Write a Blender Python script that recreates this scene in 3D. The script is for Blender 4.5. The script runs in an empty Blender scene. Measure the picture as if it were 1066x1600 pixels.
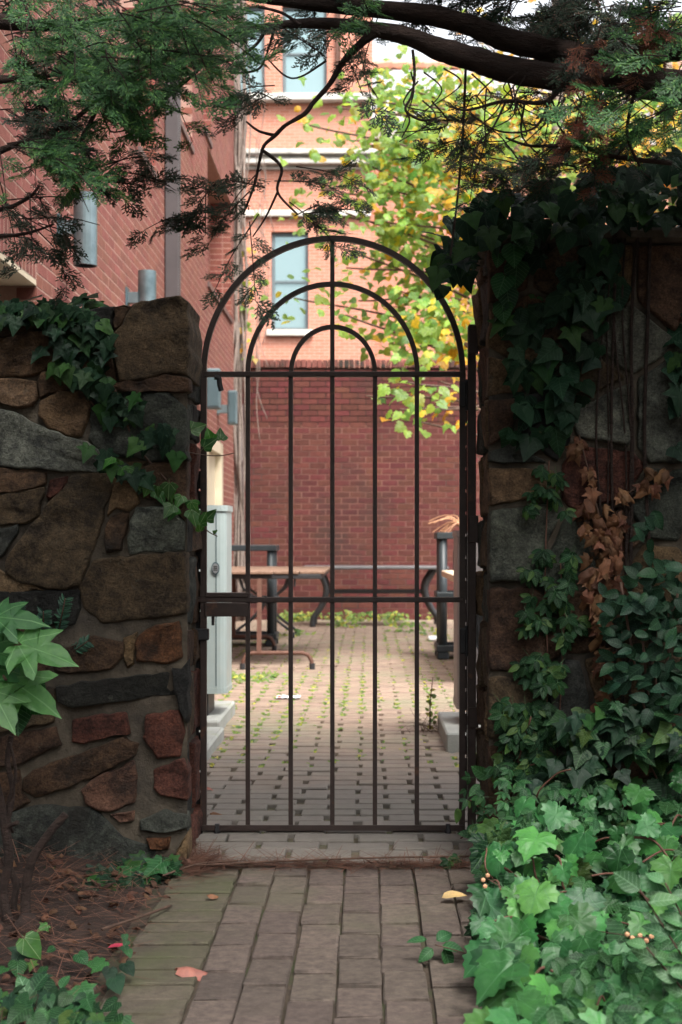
import bpy, bmesh, math, random
import numpy as np
from mathutils import Vector, Matrix, Euler, noise

R = random.Random(7)
sc = bpy.context.scene
COL = sc.collection
PI = math.pi

# ------------------------------------------------------------------ camera, sky, sun, exposure
EH = 0.98                      # eye height above the paving
cam_d = bpy.data.cameras.new('camera')
cam_d.lens = 50; cam_d.sensor_fit = 'VERTICAL'; cam_d.sensor_height = 36; cam_d.sensor_width = 24
cam_d.shift_x = -42 / 1600; cam_d.shift_y = 45 / 1600
cam_d.clip_start = 0.05; cam_d.clip_end = 600
cam_d.dof.use_dof = True; cam_d.dof.focus_distance = 4.3; cam_d.dof.aperture_fstop = 5.6
cam = bpy.data.objects.new('camera', cam_d); COL.objects.link(cam)
cam.location = (0, 0, EH); cam.rotation_euler = (PI / 2, 0, 0)
sc.camera = cam

SUN_EL, SUN_AZ = math.radians(58), math.radians(150)     # azimuth measured from +Y towards +X
w = bpy.data.worlds.new('World'); sc.world = w; w.use_nodes = True
wn = w.node_tree; wn.nodes.clear()
sky = wn.nodes.new('ShaderNodeTexSky'); sky.sky_type = 'NISHITA'; sky.sun_disc = False
sky.sun_elevation = SUN_EL; sky.sun_rotation = SUN_AZ
sky.air_density = 1.0; sky.dust_density = 6.0; sky.ozone_density = 0.6
hs = wn.nodes.new('ShaderNodeHueSaturation'); hs.inputs['Saturation'].default_value = 0.2
bg = wn.nodes.new('ShaderNodeBackground'); bg.inputs['Strength'].default_value = 0.15
wo = wn.nodes.new('ShaderNodeOutputWorld')
wn.links.new(sky.outputs[0], hs.inputs['Color']); wn.links.new(hs.outputs[0], bg.inputs[0]); wn.links.new(bg.outputs[0], wo.inputs[0])
sun_d = bpy.data.lights.new('sun', 'SUN'); sun_d.energy = 1.5; sun_d.angle = math.radians(20); sun_d.color = (1, 0.95, 0.88)
sun = bpy.data.objects.new('sun', sun_d); COL.objects.link(sun)
sdir = Vector((math.sin(SUN_AZ) * math.cos(SUN_EL), math.cos(SUN_AZ) * math.cos(SUN_EL), math.sin(SUN_EL)))
sun.rotation_euler = sdir.to_track_quat('Z', 'Y').to_euler(); sun.location = (0, 0, 30)
vs = sc.view_settings
vs.view_transform = 'Standard'; vs.look = 'None'; vs.gamma = 1; vs.use_curve_mapping = False; vs.exposure = 1.7
sc.cycles.max_bounces = 6; sc.cycles.transparent_max_bounces = 8

# ------------------------------------------------------------------ helpers
S, VX, HY = 2222.0, 575.0, 845.0
def P(x, y, Y):                # the point at distance Y that stands at pixel (x, y) of the photograph
    return Vector(((x - VX) * Y / S, Y, EH - (y - HY) * Y / S))
def PX(p): return (VX + S * p.x / p.y, HY - S * (p.z - EH) / p.y)

def setp(o, kw):
    for k, v in kw.items():
        if v is not None: o[k] = v
    return o
def thing(name, label, cat, loc=(0, 0, 0), group=None):
    o = bpy.data.objects.new(name, None); COL.objects.link(o)
    o.location = loc; o.empty_display_size = 0.1
    return setp(o, dict(label=label, category=cat, group=group))
def link(name, mesh, parent=None, mw=None, **kw):
    o = bpy.data.objects.new(name, mesh); COL.objects.link(o)
    if parent is not None:
        o.parent = parent
        o.matrix_parent_inverse = parent_inv(parent)
    if mw is not None: o.matrix_basis = mw
    return setp(o, kw)
def world_of(o):
    m = o.matrix_basis.copy() if o.type != 'EMPTY' else Matrix.Translation(o.location)
    if o.parent is not None: m = world_of(o.parent) @ o.matrix_parent_inverse @ m
    return m
def parent_inv(p): return world_of(p).inverted()

class MB:
    def __init__(s): s.v = []; s.f = []
    def add(s, vs_, fs_, m=None):
        b = len(s.v)
        s.v += [tuple(m @ Vector(p)) if m is not None else tuple(p) for p in vs_]
        s.f += [tuple(i + b for i in f) for f in fs_]
        return s
    def box(s, x0, x1, y0, y1, z0, z1, m=None):
        v = [(x0, y0, z0), (x1, y0, z0), (x1, y1, z0), (x0, y1, z0), (x0, y0, z1), (x1, y0, z1), (x1, y1, z1), (x0, y1, z1)]
        f = [(3, 2, 1, 0), (4, 5, 6, 7), (0, 1, 5, 4), (1, 2, 6, 5), (2, 3, 7, 6), (3, 0, 4, 7)]
        return s.add(v, f, m)
    def cbox(s, x0, x1, y0, y1, z0, z1, c=0.004, m=None):      # a box with chamfered edges
        bm = bmesh.new()
        bmesh.ops.create_cube(bm, size=1)
        for v in bm.verts: v.co = Vector(((x0 + x1) / 2 + v.co.x * (x1 - x0), (y0 + y1) / 2 + v.co.y * (y1 - y0), (z0 + z1) / 2 + v.co.z * (z1 - z0)))
        bmesh.ops.bevel(bm, geom=bm.edges[:], offset=c, segments=1, affect='EDGES', profile=0.5)
        bm.verts.index_update()
        s.add([v.co for v in bm.verts], [[v.index for v in f.verts] for f in bm.faces], m); bm.free()
        return s
    def tube(s, pts, rad, n=8, caps=True, flat=1.0, ph=0.0):
        pts = [Vector(p) for p in pts]
        if not hasattr(rad, '__len__'): rad = [rad] * len(pts)
        b = len(s.v); up = None
        for i, p in enumerate(pts):
            d = (pts[min(i + 1, len(pts) - 1)] - pts[max(i - 1, 0)]).normalized()
            if up is None:
                up = Vector((0, 1, 0)) if abs(d.y) < 0.9 else Vector((1, 0, 0))
            x = d.cross(up)
            if x.length < 1e-5: x = d.cross(Vector((1, 0, 0.3)))
            x.normalize(); y = x.cross(d).normalized(); up = y
            for k in range(n):
                a = 2 * PI * k / n + ph
                s.v.append(tuple(p + x * math.cos(a) * rad[i] + y * math.sin(a) * rad[i] * flat))
        for i in range(len(pts) - 1):
            for k in range(n):
                k2 = (k + 1) % n
                s.f.append((b + i * n + k, b + i * n + k2, b + (i + 1) * n + k2, b + (i + 1) * n + k))
        if caps:
            s.f.append(tuple(b + k for k in reversed(range(n))))
            e = b + (len(pts) - 1) * n
            s.f.append(tuple(e + k for k in range(n)))
        return s
    def sq(s, pts, wd):          # a square bar
        return s.tube(pts, wd * 0.7071, 4, True, 1.0, PI / 4)
    def cyl(s, c, r, z0, z1, n=20):
        return s.tube([(c[0], c[1], z0), (c[0], c[1], z1)], r, n)
    def prism(s, poly, y0, y1):  # outline in (x, z), extruded along y
        b = len(s.v); n = len(poly)
        s.v += [(p[0], y0, p[1]) for p in poly] + [(p[0], y1, p[1]) for p in poly]
        s.f.append(tuple(b + i for i in range(n))); s.f.append(tuple(b + n + i for i in reversed(range(n))))
        for i in range(n):
            j = (i + 1) % n
            s.f.append((b + j, b + i, b + n + i, b + n + j))
        return s
    def mesh(s, name, mat, smooth=False):
        me = bpy.data.meshes.new(name)
        me.from_pydata(s.v, [], s.f); me.update()
        if mat: me.materials.append(mat)
        if smooth: me.shade_smooth()
        return me
    def build(s, name, mat, parent=None, smooth=False, **kw):
        return link(name, s.mesh(name, mat, smooth), parent, **kw)

def chaikin(poly, k=0.18, it=1):
    for _ in range(it):
        q = []
        for i in range(len(poly)):
            a, b = poly[i], poly[(i + 1) % len(poly)]
            q.append((a[0] + (b[0] - a[0]) * k, a[1] + (b[1] - a[1]) * k))
            q.append((a[0] + (b[0] - a[0]) * (1 - k), a[1] + (b[1] - a[1]) * (1 - k)))
        poly = q
    return poly
def spline(pts, n=6):
    pts = [Vector(p) for p in pts]; out = []
    for i in range(len(pts) - 1):
        p0, p1, p2, p3 = pts[max(i - 1, 0)], pts[i], pts[i + 1], pts[min(i + 2, len(pts) - 1)]
        for k in range(n):
            t = k / n
            out.append(0.5 * ((2 * p1) + (p2 - p0) * t + (2 * p0 - 5 * p1 + 4 * p2 - p3) * t * t + (3 * p1 - p0 - 3 * p2 + p3) * t ** 3))
    out.append(pts[-1]); return out
def fr(pos, n, tip, s):
    z = n.normalized(); y = tip - z * tip.dot(z)
    if y.length < 1e-4: y = Vector((1, 0, 0)) - z * z.x
    y.normalize(); x = y.cross(z)
    return Matrix.Translation(pos) @ Matrix((x, y, z)).transposed().to_4x4() @ Matrix.Scale(s, 4)
def rv(a=1.0): return Vector((R.uniform(-a, a), R.uniform(-a, a), R.uniform(-a, a)))
def inpoly(x, y, poly):
    c = False
    for i in range(len(poly)):
        (x1, y1), (x2, y2) = poly[i], poly[i - 1]
        if (y1 > y) != (y2 > y) and x < (x2 - x1) * (y - y1) / (y2 - y1) + x1: c = not c
    return c
def rpoly(poly):
    xs = [p[0] for p in poly]; ys = [p[1] for p in poly]
    while True:
        x, y = R.uniform(min(xs), max(xs)), R.uniform(min(ys), max(ys))
        if inpoly(x, y, poly): return x, y

def merged_mesh(name, items, mat, smooth=False):
    """items: list of (template, Matrix); a template is (V (n,3), F (m,3) , UV (n,2)); one mesh."""
    by = {}
    for t, m in items: by.setdefault(id(t), (t, []))[1].append(m)
    Vs, Fs, Us, off = [], [], [], 0
    for t, ms in by.values():
        V, F, U = t
        A = np.array([[list(r) for r in m] for m in ms], dtype=np.float64)
        W = np.einsum('kij,nj->kni', A[:, :3, :3], V) + A[:, None, :3, 3]
        k, n = W.shape[0], W.shape[1]
        Vs.append(W.reshape(-1, 3)); Us.append(np.tile(U, (k, 1)))
        Fs.append((F[None] + (np.arange(k) * n)[:, None, None] + off).reshape(-1, 3)); off += k * n
    V = np.concatenate(Vs); F = np.concatenate(Fs).astype(np.int32); U = np.concatenate(Us)
    me = bpy.data.meshes.new(name)
    me.vertices.add(len(V)); me.vertices.foreach_set('co', V.astype(np.float32).ravel())
    me.loops.add(F.size); me.loops.foreach_set('vertex_index', F.ravel())
    me.polygons.add(len(F)); me.polygons.foreach_set('loop_start', np.arange(0, F.size, 3, dtype=np.int32))
    me.update(calc_edges=True)
    uv = me.uv_layers.new(name='UVMap'); uv.data.foreach_set('uv', U[F.ravel()].astype(np.float32).ravel())
    if smooth: me.shade_smooth()
    else: me.shade_flat()
    me.materials.append(mat); me.validate()
    return me
def template(mb):
    V = np.array(mb.v, dtype=np.float64); F = []
    for f in mb.f:
        for i in range(1, len(f) - 1): F.append((f[0], f[i], f[i + 1]))
    return (V, np.array(F, dtype=np.int64), V[:, :2].copy())
_mc = {}
def leaf_mesh(t, mat, name):
    k = (id(t), mat.name)
    if k not in _mc: _mc[k] = merged_mesh(name, [(t, Matrix.Identity(4))], mat, True)
    return _mc[k]
def leaves(parent, items, mat, maxn=290, name='leaf', rest='foliage', mats=None):
    """the first maxn leaves as parts of their own, the rest joined into one part."""
    for i, (t, m) in enumerate(items[:maxn]):
        mm = mat if mats is None else R.choice(mats)
        link(name, leaf_mesh(t, mm, name), parent, m)
    if len(items) > maxn:
        link(rest, merged_mesh(rest, items[maxn:], mat), parent, kind='stuff')

# ------------------------------------------------------------------ materials
def nodes(name):
    m = bpy.data.materials.new(name); m.use_nodes = True
    nt = m.node_tree; nt.nodes.clear()
    o = nt.nodes.new('ShaderNodeOutputMaterial')
    return m, nt, o
def N(nt, typ, ins=None, **at):
    n = nt.nodes.new(typ)
    for k, v in at.items(): setattr(n, k, v)
    for k, v in (ins or {}).items():
        if hasattr(v, 'is_output') or isinstance(v, bpy.types.NodeSocket): nt.links.new(v, n.inputs[k])
        else: n.inputs[k].default_value = v
    return n
def mth(nt, op, a, b=0.0, c=0.0): return N(nt, 'ShaderNodeMath', {0: a, 1: b, 2: c}, operation=op).outputs[0]
def rgb(c): return (c[0], c[1], c[2], 1)
def mixc(nt, f, a, b, bt='MIX'):
    n = nt.nodes.new('ShaderNodeMix'); n.data_type = 'RGBA'; n.blend_type = bt
    for k, v in ((0, f), (6, a), (7, b)):
        if isinstance(v, bpy.types.NodeSocket): nt.links.new(v, n.inputs[k])
        else: n.inputs[k].default_value = rgb(v) if k else v
    return n.outputs[2]
def nz(nt, scale, detail=6, vec=None, rough=0.6, dist=0.0):
    if vec is None: vec = nt.nodes.new('ShaderNodeNewGeometry').outputs['Position']
    return N(nt, 'ShaderNodeTexNoise', {'Vector': vec, 'Scale': scale, 'Detail': detail, 'Roughness': rough, 'Distortion': dist}).outputs[0]
def ramp(nt, v, a, b): return N(nt, 'ShaderNodeMapRange', {0: v, 1: a, 2: b}).outputs[0]
def rnd(nt):
    a = nt.nodes.new('ShaderNodeObjectInfo').outputs['Random']; g = nt.nodes.new('ShaderNodeNewGeometry')
    return mth(nt, 'FRACT', mth(nt, 'ADD', a, g.outputs['Random Per Island']))
def surf(name, c1, c2, scale=8, rough=0.85, bump=0.3, bscale=60, var=0.0, dirt=None, dscale=3, da=0.5, db=0.7, metal=0.0, objcol=False, spec=0.4, hue=0.0, stretch=None, bdist=0.01, gate_shade=False):
    m, nt, o = nodes(name)
    vec = nt.nodes.new('ShaderNodeNewGeometry').outputs['Position']
    if stretch: vec = N(nt, 'ShaderNodeMapping', {0: vec, 3: stretch}).outputs[0]
    f = ramp(nt, nz(nt, scale, 8, vec), 0.3, 0.7)
    col = mixc(nt, f, c1, c2)
    if objcol:
        oc = nt.nodes.new('ShaderNodeObjectInfo').outputs['Color']
        col = mixc(nt, 1.0, col, oc, 'MULTIPLY')
    if var or hue:
        r = rnd(nt)
        v = mth(nt, 'ADD', 1 - var, mth(nt, 'MULTIPLY', r, 2 * var))
        r2 = mth(nt, 'FRACT', mth(nt, 'MULTIPLY', r, 17.3))
        h = mth(nt, 'ADD', 0.5 - hue, mth(nt, 'MULTIPLY', r2, 2 * hue))
        col = N(nt, 'ShaderNodeHueSaturation', {'Hue': h, 'Value': v, 'Color': col}).outputs[0]
    if dirt is not None: col = mixc(nt, ramp(nt, nz(nt, dscale, 8, vec, 0.65), da, db), col, dirt)
    if gate_shade:      # grey put into the pavers for the shade near the gate, fading further in
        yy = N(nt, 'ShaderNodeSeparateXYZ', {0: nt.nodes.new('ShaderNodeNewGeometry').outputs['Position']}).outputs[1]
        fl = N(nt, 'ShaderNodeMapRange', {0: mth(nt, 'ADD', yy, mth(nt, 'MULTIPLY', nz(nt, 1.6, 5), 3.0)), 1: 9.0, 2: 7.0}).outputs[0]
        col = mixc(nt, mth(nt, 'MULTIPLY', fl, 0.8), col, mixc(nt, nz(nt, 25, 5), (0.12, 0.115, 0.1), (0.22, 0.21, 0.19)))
    b = N(nt, 'ShaderNodeBsdfPrincipled', {'Base Color': col, 'Roughness': rough, 'Metallic': metal, 'Specular IOR Level': spec})
    if bump:
        bn = N(nt, 'ShaderNodeBump', {'Strength': bump, 'Distance': bdist, 'Height': nz(nt, bscale, 9, vec, 0.7)})
        nt.links.new(bn.outputs[0], b.inputs['Normal'])
    nt.links.new(b.outputs[0], o.inputs[0])
    return m
def leafmat(name, c1, c2, trans=0.3, rough=0.45, veins='palm', vein=(0.3, 0.4, 0.2), spec=0.4, c3=None, tcol=1.6, c3at=0.75):
    m, nt, o = nodes(name)
    r = rnd(nt)
    col = mixc(nt, r, c1, c2)
    if c3 is not None:
        r2 = mth(nt, 'FRACT', mth(nt, 'MULTIPLY', r, 23.7))
        col = mixc(nt, ramp(nt, r2, c3at, min(.999, c3at + .12)), col, c3)
    r3 = mth(nt, 'FRACT', mth(nt, 'MULTIPLY', r, 61.3))
    col = N(nt, 'ShaderNodeHueSaturation', {'Hue': mth(nt, 'ADD', 0.485, mth(nt, 'MULTIPLY', r3, 0.03)), 'Value': mth(nt, 'ADD', 0.65, mth(nt, 'MULTIPLY', mth(nt, 'FRACT', mth(nt, 'MULTIPLY', r, 7.7)), 0.65)), 'Color': col}).outputs[0]
    col = mixc(nt, ramp(nt, nz(nt, 38, 6, None, 0.7), 0.3, 0.75), mixc(nt, 1.0, col, (1.25, 1.2, 1.1), 'MULTIPLY'), mixc(nt, 1.0, col, (0.6, 0.66, 0.75), 'MULTIPLY'))
    col = mixc(nt, mth(nt, 'MULTIPLY', ramp(nt, nz(nt, 55, 3), 0.7, 0.76), 0.5), col, (0.12, 0.09, 0.04))
    hgt = nz(nt, 90, 3)
    if veins:
        uv = N(nt, 'ShaderNodeSeparateXYZ', {0: nt.nodes.new('ShaderNodeTexCoord').outputs['UV']})
        x, y = uv.outputs[0], uv.outputs[1]
        mid = mth(nt, 'LESS_THAN', mth(nt, 'ABSOLUTE', x), 0.014)
        if veins == 'palm':
            a = mth(nt, 'ARCTAN2', x, mth(nt, 'ADD', y, 0.02)); rr = mth(nt, 'SQRT', mth(nt, 'ADD', mth(nt, 'MULTIPLY', x, x), mth(nt, 'MULTIPLY', y, y)))
            d = mth(nt, 'ABSOLUTE', mth(nt, 'SUBTRACT', mth(nt, 'FRACT', mth(nt, 'ADD', mth(nt, 'DIVIDE', a, 0.72), 0.5)), 0.5))
            lat = mth(nt, 'LESS_THAN', mth(nt, 'MULTIPLY', d, rr), 0.013)
        else:
            d = mth(nt, 'FRACT', mth(nt, 'MULTIPLY', mth(nt, 'SUBTRACT', y, mth(nt, 'MULTIPLY', mth(nt, 'ABSOLUTE', x), 0.7)), 7.0))
            lat = mth(nt, 'LESS_THAN', d, 0.12)
        vm = mth(nt, 'MAXIMUM', mid, lat)
        col = mixc(nt, mth(nt, 'MULTIPLY', vm, 0.45), col, vein)
        hgt = mth(nt, 'SUBTRACT', hgt, mth(nt, 'MULTIPLY', vm, 0.6))
    b = N(nt, 'ShaderNodeBsdfPrincipled', {'Base Color': col, 'Roughness': rough, 'Specular IOR Level': spec})
    bn = N(nt, 'ShaderNodeBump', {'Strength': 0.45, 'Distance': 0.003, 'Height': hgt})
    nt.links.new(bn.outputs[0], b.inputs['Normal'])
    tr = N(nt, 'ShaderNodeBsdfTranslucent', {0: N(nt, 'ShaderNodeHueSaturation', {'Hue': 0.48, 'Saturation': 1.1, 'Value': tcol, 'Color': col}).outputs[0]})
    mx = N(nt, 'ShaderNodeMixShader', {0: trans, 1: b.outputs[0], 2: tr.outputs[0]})
    nt.links.new(mx.outputs[0], o.inputs[0])
    return m

M = {}
def stonemat():
    m, nt, o = nodes('rubble_stone')
    oi = nt.nodes.new('ShaderNodeObjectInfo'); pos = nt.nodes.new('ShaderNodeNewGeometry').outputs['Position']
    off = N(nt, 'ShaderNodeCombineXYZ', {0: mth(nt, 'MULTIPLY', oi.outputs['Random'], 40), 1: mth(nt, 'MULTIPLY', oi.outputs['Random'], 17)}).outputs[0]
    v0 = N(nt, 'ShaderNodeVectorMath', {0: pos, 1: off}, operation='ADD').outputs[0]
    v = N(nt, 'ShaderNodeMapping', {0: v0, 2: (0.3, 0.5, 0.7), 3: (1, 1, 1.35)}).outputs[0]
    f = ramp(nt, mth(nt, 'ADD', mth(nt, 'MULTIPLY', nz(nt, 8, 9, v, 0.75, 0.6), 0.55), mth(nt, 'MULTIPLY', nz(nt, 34, 6, v0, 0.75), 0.45)), 0.39, 0.61)
    col = mixc(nt, 1.0, oi.outputs['Color'], mixc(nt, f, (0.3, 0.29, 0.3), (1.75, 1.64, 1.45)), 'MULTIPLY')
    sp = ramp(nt, nz(nt, 150, 4, v0, 0.8), 0.3, 0.7)
    col = mixc(nt, 1.0, col, mixc(nt, sp, (0.45, 0.45, 0.45), (1.6, 1.6, 1.6)), 'MULTIPLY')
    col = mixc(nt, mth(nt, 'MULTIPLY', ramp(nt, nz(nt, 4, 8, v0, 0.7), 0.55, 0.68), 0.8), col, (0.022, 0.019, 0.016))
    col = mixc(nt, mth(nt, 'MULTIPLY', ramp(nt, nz(nt, 14, 9, v0, 0.75), 0.62, 0.7), 0.55), col, (0.17, 0.165, 0.13))
    col = mixc(nt, mth(nt, 'MULTIPLY', ramp(nt, nz(nt, 7, 9, v, 0.75, 1.0), 0.64, 0.74), 0.5), col, (0.15, 0.07, 0.04))
    b = N(nt, 'ShaderNodeBsdfPrincipled', {'Base Color': col, 'Roughness': 0.85, 'Specular IOR Level': 0.3})
    h = mth(nt, 'ADD', nz(nt, 30, 10, v, 0.75, 0.8), mth(nt, 'MULTIPLY', nz(nt, 130, 6, v0, 0.8), 0.35))
    b1 = N(nt, 'ShaderNodeBump', {'Strength': 1.0, 'Distance': 0.022, 'Height': h})
    nt.links.new(b1.outputs[0], b.inputs['Normal']); nt.links.new(b.outputs[0], o.inputs[0]); return m
M['stone'] = stonemat()
M['mortar'] = surf('wall_mortar', (0.05, 0.04, 0.029), (0.14, 0.115, 0.084), 14, 0.95, 0.8, 80, 0, (0.04, 0.035, 0.03), 4, 0.5, 0.7)
M['lbrick'] = surf('salmon_brick', (0.15, 0.045, 0.033), (0.215, 0.072, 0.053), 25, 0.9, 0.35, 120, 0.13, (0.12, 0.045, 0.035), 1.3, 0.56, 0.75, hue=0.008)
M['lmortar'] = surf('pale_mortar', (0.29, 0.165, 0.13), (0.41, 0.265, 0.215), 20, 0.95, 0.3, 120, 0, (0.22, 0.12, 0.09), 1.5, 0.55, 0.72)
M['bbrick'] = surf('dark_red_brick', (0.072, 0.018, 0.0145), (0.105, 0.03, 0.023), 25, 0.9, 0.35, 120, 0.18, (0.045, 0.022, 0.018), 1.1, 0.52, 0.72, hue=0.014)
M['bmortar'] = surf('pink_mortar', (0.14, 0.064, 0.05), (0.2, 0.1, 0.08), 10, 0.95, 0.2, 100, 0, (0.05, 0.035, 0.03), 0.9, 0.5, 0.62)
M['gmortar'] = surf('grimy_mortar', (0.012, 0.009, 0.008), (0.05, 0.026, 0.02), 5, 0.95, 0.2, 100)
M['capbrick'] = surf('grimy_cap_brick', (0.15, 0.05, 0.04), (0.22, 0.075, 0.06), 20, 0.9, 0.35, 120, 0.2, (0.03, 0.025, 0.02), 5, 0.45, 0.62)
M['paver'] = surf('path_paver', (0.06, 0.045, 0.037), (0.14, 0.106, 0.087), 45, 0.8, 0.7, 150, 0.2, (0.095, 0.088, 0.055), 1.7, 0.52, 0.74, hue=0.01, spec=0.5)
M['gpaver'] = surf('mossy_paver', (0.066, 0.053, 0.04), (0.13, 0.107, 0.078), 45, 0.85, 0.7, 150, 0.16, (0.075, 0.08, 0.038), 3, 0.45, 0.7)
M['ypaver'] = surf('courtyard_paver', (0.19, 0.134, 0.1), (0.27, 0.197, 0.147), 12, 0.8, 0.4, 150, 0.12, (0.2, 0.185, 0.12), 0.9, 0.5, 0.7, hue=0.008, gate_shade=True, spec=0.5)
M['sand'] = surf('joint_sand', (0.1, 0.085, 0.06), (0.15, 0.13, 0.085), 30, 0.95, 0.5, 200, 0, (0.06, 0.08, 0.025), 8, 0.5, 0.65)
M['pathjoint'] = surf('joint_dirt', (0.03, 0.022, 0.016), (0.075, 0.055, 0.038), 25, 0.95, 0.5, 200, 0, (0.04, 0.05, 0.018), 8, 0.5, 0.65)
M['soil'] = surf('leaf_litter_soil', (0.016, 0.01, 0.008), (0.045, 0.026, 0.019), 12, 0.95, 0.9, 60)
M['needle'] = surf('dead_needles', (0.07, 0.03, 0.02), (0.15, 0.07, 0.044), 30, 0.8, 0, 1, 0.35)
M['iron'] = surf('brown_painted_iron', (0.028, 0.017, 0.014), (0.042, 0.025, 0.02), 40, 0.5, 0.15, 200, 0, (0.1, 0.045, 0.025), 12, 0.62, 0.72, spec=0.5)
M['blackiron'] = surf('black_iron', (0.018, 0.018, 0.02), (0.03, 0.03, 0.032), 30, 0.5, 0.1, 200)
M['rust'] = surf('rusty_iron', (0.08, 0.035, 0.022), (0.13, 0.06, 0.04), 25, 0.7, 0.2, 200)
M['resin'] = surf('black_resin', (0.022, 0.03, 0.034), (0.032, 0.04, 0.045), 15, 0.42, 0.05, 200)
M['galv'] = surf('galvanised_steel', (0.15, 0.2, 0.215), (0.24, 0.31, 0.33), 7, 0.38, 0.05, 40, metal=0.8, dirt=(0.08, 0.12, 0.135), dscale=4)
M['galvdark'] = surf('galvanised_panel', (0.06, 0.095, 0.108), (0.08, 0.12, 0.135), 7, 0.5, 0.05, 40, metal=0.3)
M['acwhite'] = surf('off_white_enamel', (0.3, 0.36, 0.35), (0.37, 0.43, 0.42), 4, 0.4, 0.02, 60, dirt=(0.38, 0.4, 0.36), dscale=3, da=0.55, db=0.8)
M['acgrey'] = surf('mauve_grey_enamel', (0.24, 0.21, 0.21), (0.3, 0.27, 0.26), 5, 0.5, 0.02, 60)
M['dark'] = surf('black_recess', (0.01, 0.01, 0.01), (0.016, 0.016, 0.016), 5, 0.8, 0)
M['concrete'] = surf('grey_concrete', (0.28, 0.29, 0.27), (0.38, 0.39, 0.36), 8, 0.9, 0.5, 90, 0, (0.18, 0.2, 0.1), 4, 0.55, 0.75)
M['downpipe'] = surf('taupe_downpipe', (0.05, 0.042, 0.043), (0.068, 0.057, 0.058), 6, 0.5, 0.03, 60)
M['browndp'] = surf('brown_downpipe', (0.07, 0.045, 0.045), (0.1, 0.065, 0.06), 6, 0.5, 0.03, 60)
M['beige'] = surf('beige_paint', (0.52, 0.44, 0.32), (0.6, 0.52, 0.39), 5, 0.6, 0.05, 60)
M['wood'] = surf('weathered_table_wood', (0.15, 0.085, 0.055), (0.23, 0.145, 0.1), 9, 0.7, 0.2, 60, 0.15, stretch=(6, 1, 1))
M['palewood'] = surf('pale_board', (0.5, 0.38, 0.27), (0.62, 0.5, 0.38), 9, 0.7, 0.2, 60, stretch=(1, 6, 1))
M['white'] = surf('white_paint', (0.72, 0.72, 0.68), (0.8, 0.8, 0.77), 6, 0.5, 0.03, 60)
M['greytop'] = surf('grey_table_top', (0.12, 0.12, 0.125), (0.17, 0.17, 0.175), 6, 0.35, 0.03, 60)
M['bark'] = surf('cypress_bark', (0.022, 0.014, 0.011), (0.06, 0.036, 0.028), 14, 0.95, 1.0, 40, stretch=(1, 3, 3), bdist=0.02)
M['twig'] = surf('brown_twig', (0.06, 0.035, 0.025), (0.12, 0.07, 0.05), 30, 0.9, 0.4, 120)
M['greybark'] = surf('dry_vine_bark', (0.13, 0.1, 0.085), (0.26, 0.21, 0.18), 20, 0.95, 0.5, 80, 0.15)
M['stone_trim'] = surf('limestone_trim', (0.4, 0.38, 0.34), (0.52, 0.5, 0.46), 3, 0.85, 0.2, 40, 0, (0.25, 0.24, 0.22), 2, 0.58, 0.75)
M['winframe'] = surf('slate_window_frame', (0.09, 0.12, 0.13), (0.12, 0.15, 0.16), 5, 0.5, 0.02, 40)
M['rooftile'] = surf('pale_roof_tile', (0.45, 0.27, 0.2), (0.58, 0.38, 0.29), 4, 0.85, 0.2, 40, 0.12)
M['straw'] = surf('dry_frond', (0.5, 0.25, 0.13), (0.62, 0.34, 0.2), 20, 0.7, 0, 1, 0.15)
M['paper'] = surf('litter_paper', (0.7, 0.7, 0.7), (0.8, 0.8, 0.8), 20, 0.8, 0.1, 60)
M['redprint'] = surf('red_print', (0.5, 0.05, 0.03), (0.55, 0.07, 0.04), 20, 0.7, 0)
M['chrome'] = surf('badge_metal', (0.35, 0.37, 0.38), (0.45, 0.46, 0.47), 20, 0.35, 0, metal=0.6)
def glass(name, c, metal=0.55, rough=0.04):
    m, nt, o = nodes(name)
    b = N(nt, 'ShaderNodeBsdfPrincipled', {'Base Color': rgb(c), 'Metallic': metal, 'Roughness': rough})
    bn = N(nt, 'ShaderNodeBump', {'Strength': 0.04, 'Distance': 0.05, 'Height': nz(nt, 1.2, 2)})
    nt.links.new(bn.outputs[0], b.inputs['Normal']); nt.links.new(b.outputs[0], o.inputs[0]); return m
M['glass'] = glass('window_glass', (0.22, 0.31, 0.32))
M['darkglass'] = glass('dark_window_glass', (0.12, 0.15, 0.15), 0.3)
def farbrick():
    m, nt, o = nodes('far_brick')
    p = N(nt, 'ShaderNodeSeparateXYZ', {0: nt.nodes.new('ShaderNodeNewGeometry').outputs['Position']})
    v = N(nt, 'ShaderNodeCombineXYZ', {0: mth(nt, 'ADD', p.outputs[0], p.outputs[1]), 1: p.outputs[2]}).outputs[0]
    br = N(nt, 'ShaderNodeTexBrick', {'Vector': v, 'Color1': rgb((0.4, 0.15, 0.095)), 'Color2': rgb((0.47, 0.195, 0.13)), 'Mortar': rgb((0.5, 0.3, 0.235)), 'Scale': 1.0, 'Mortar Size': 0.006, 'Brick Width': 0.21, 'Row Height': 0.068, 'Bias': 0.0})
    col = mixc(nt, ramp(nt, nz(nt, 0.5, 6), 0.5, 0.75), br.outputs[0], (0.46, 0.22, 0.155))
    b = N(nt, 'ShaderNodeBsdfPrincipled', {'Base Color': col, 'Roughness': 0.9})
    bn = N(nt, 'ShaderNodeBump', {'Strength': 0.3, 'Distance': 0.01, 'Height': br.outputs[1]}); bn.invert = True
    nt.links.new(bn.outputs[0], b.inputs['Normal']); nt.links.new(b.outputs[0], o.inputs[0]); return m
M['farbrick'] = farbrick()
M['ivy'] = leafmat('ivy_leaf', (0.006, 0.022, 0.012), (0.014, 0.04, 0.019), 0.1, 0.5, spec=0.15, vein=(0.04, 0.075, 0.042), c3=(0.03, 0.08, 0.02))
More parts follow.
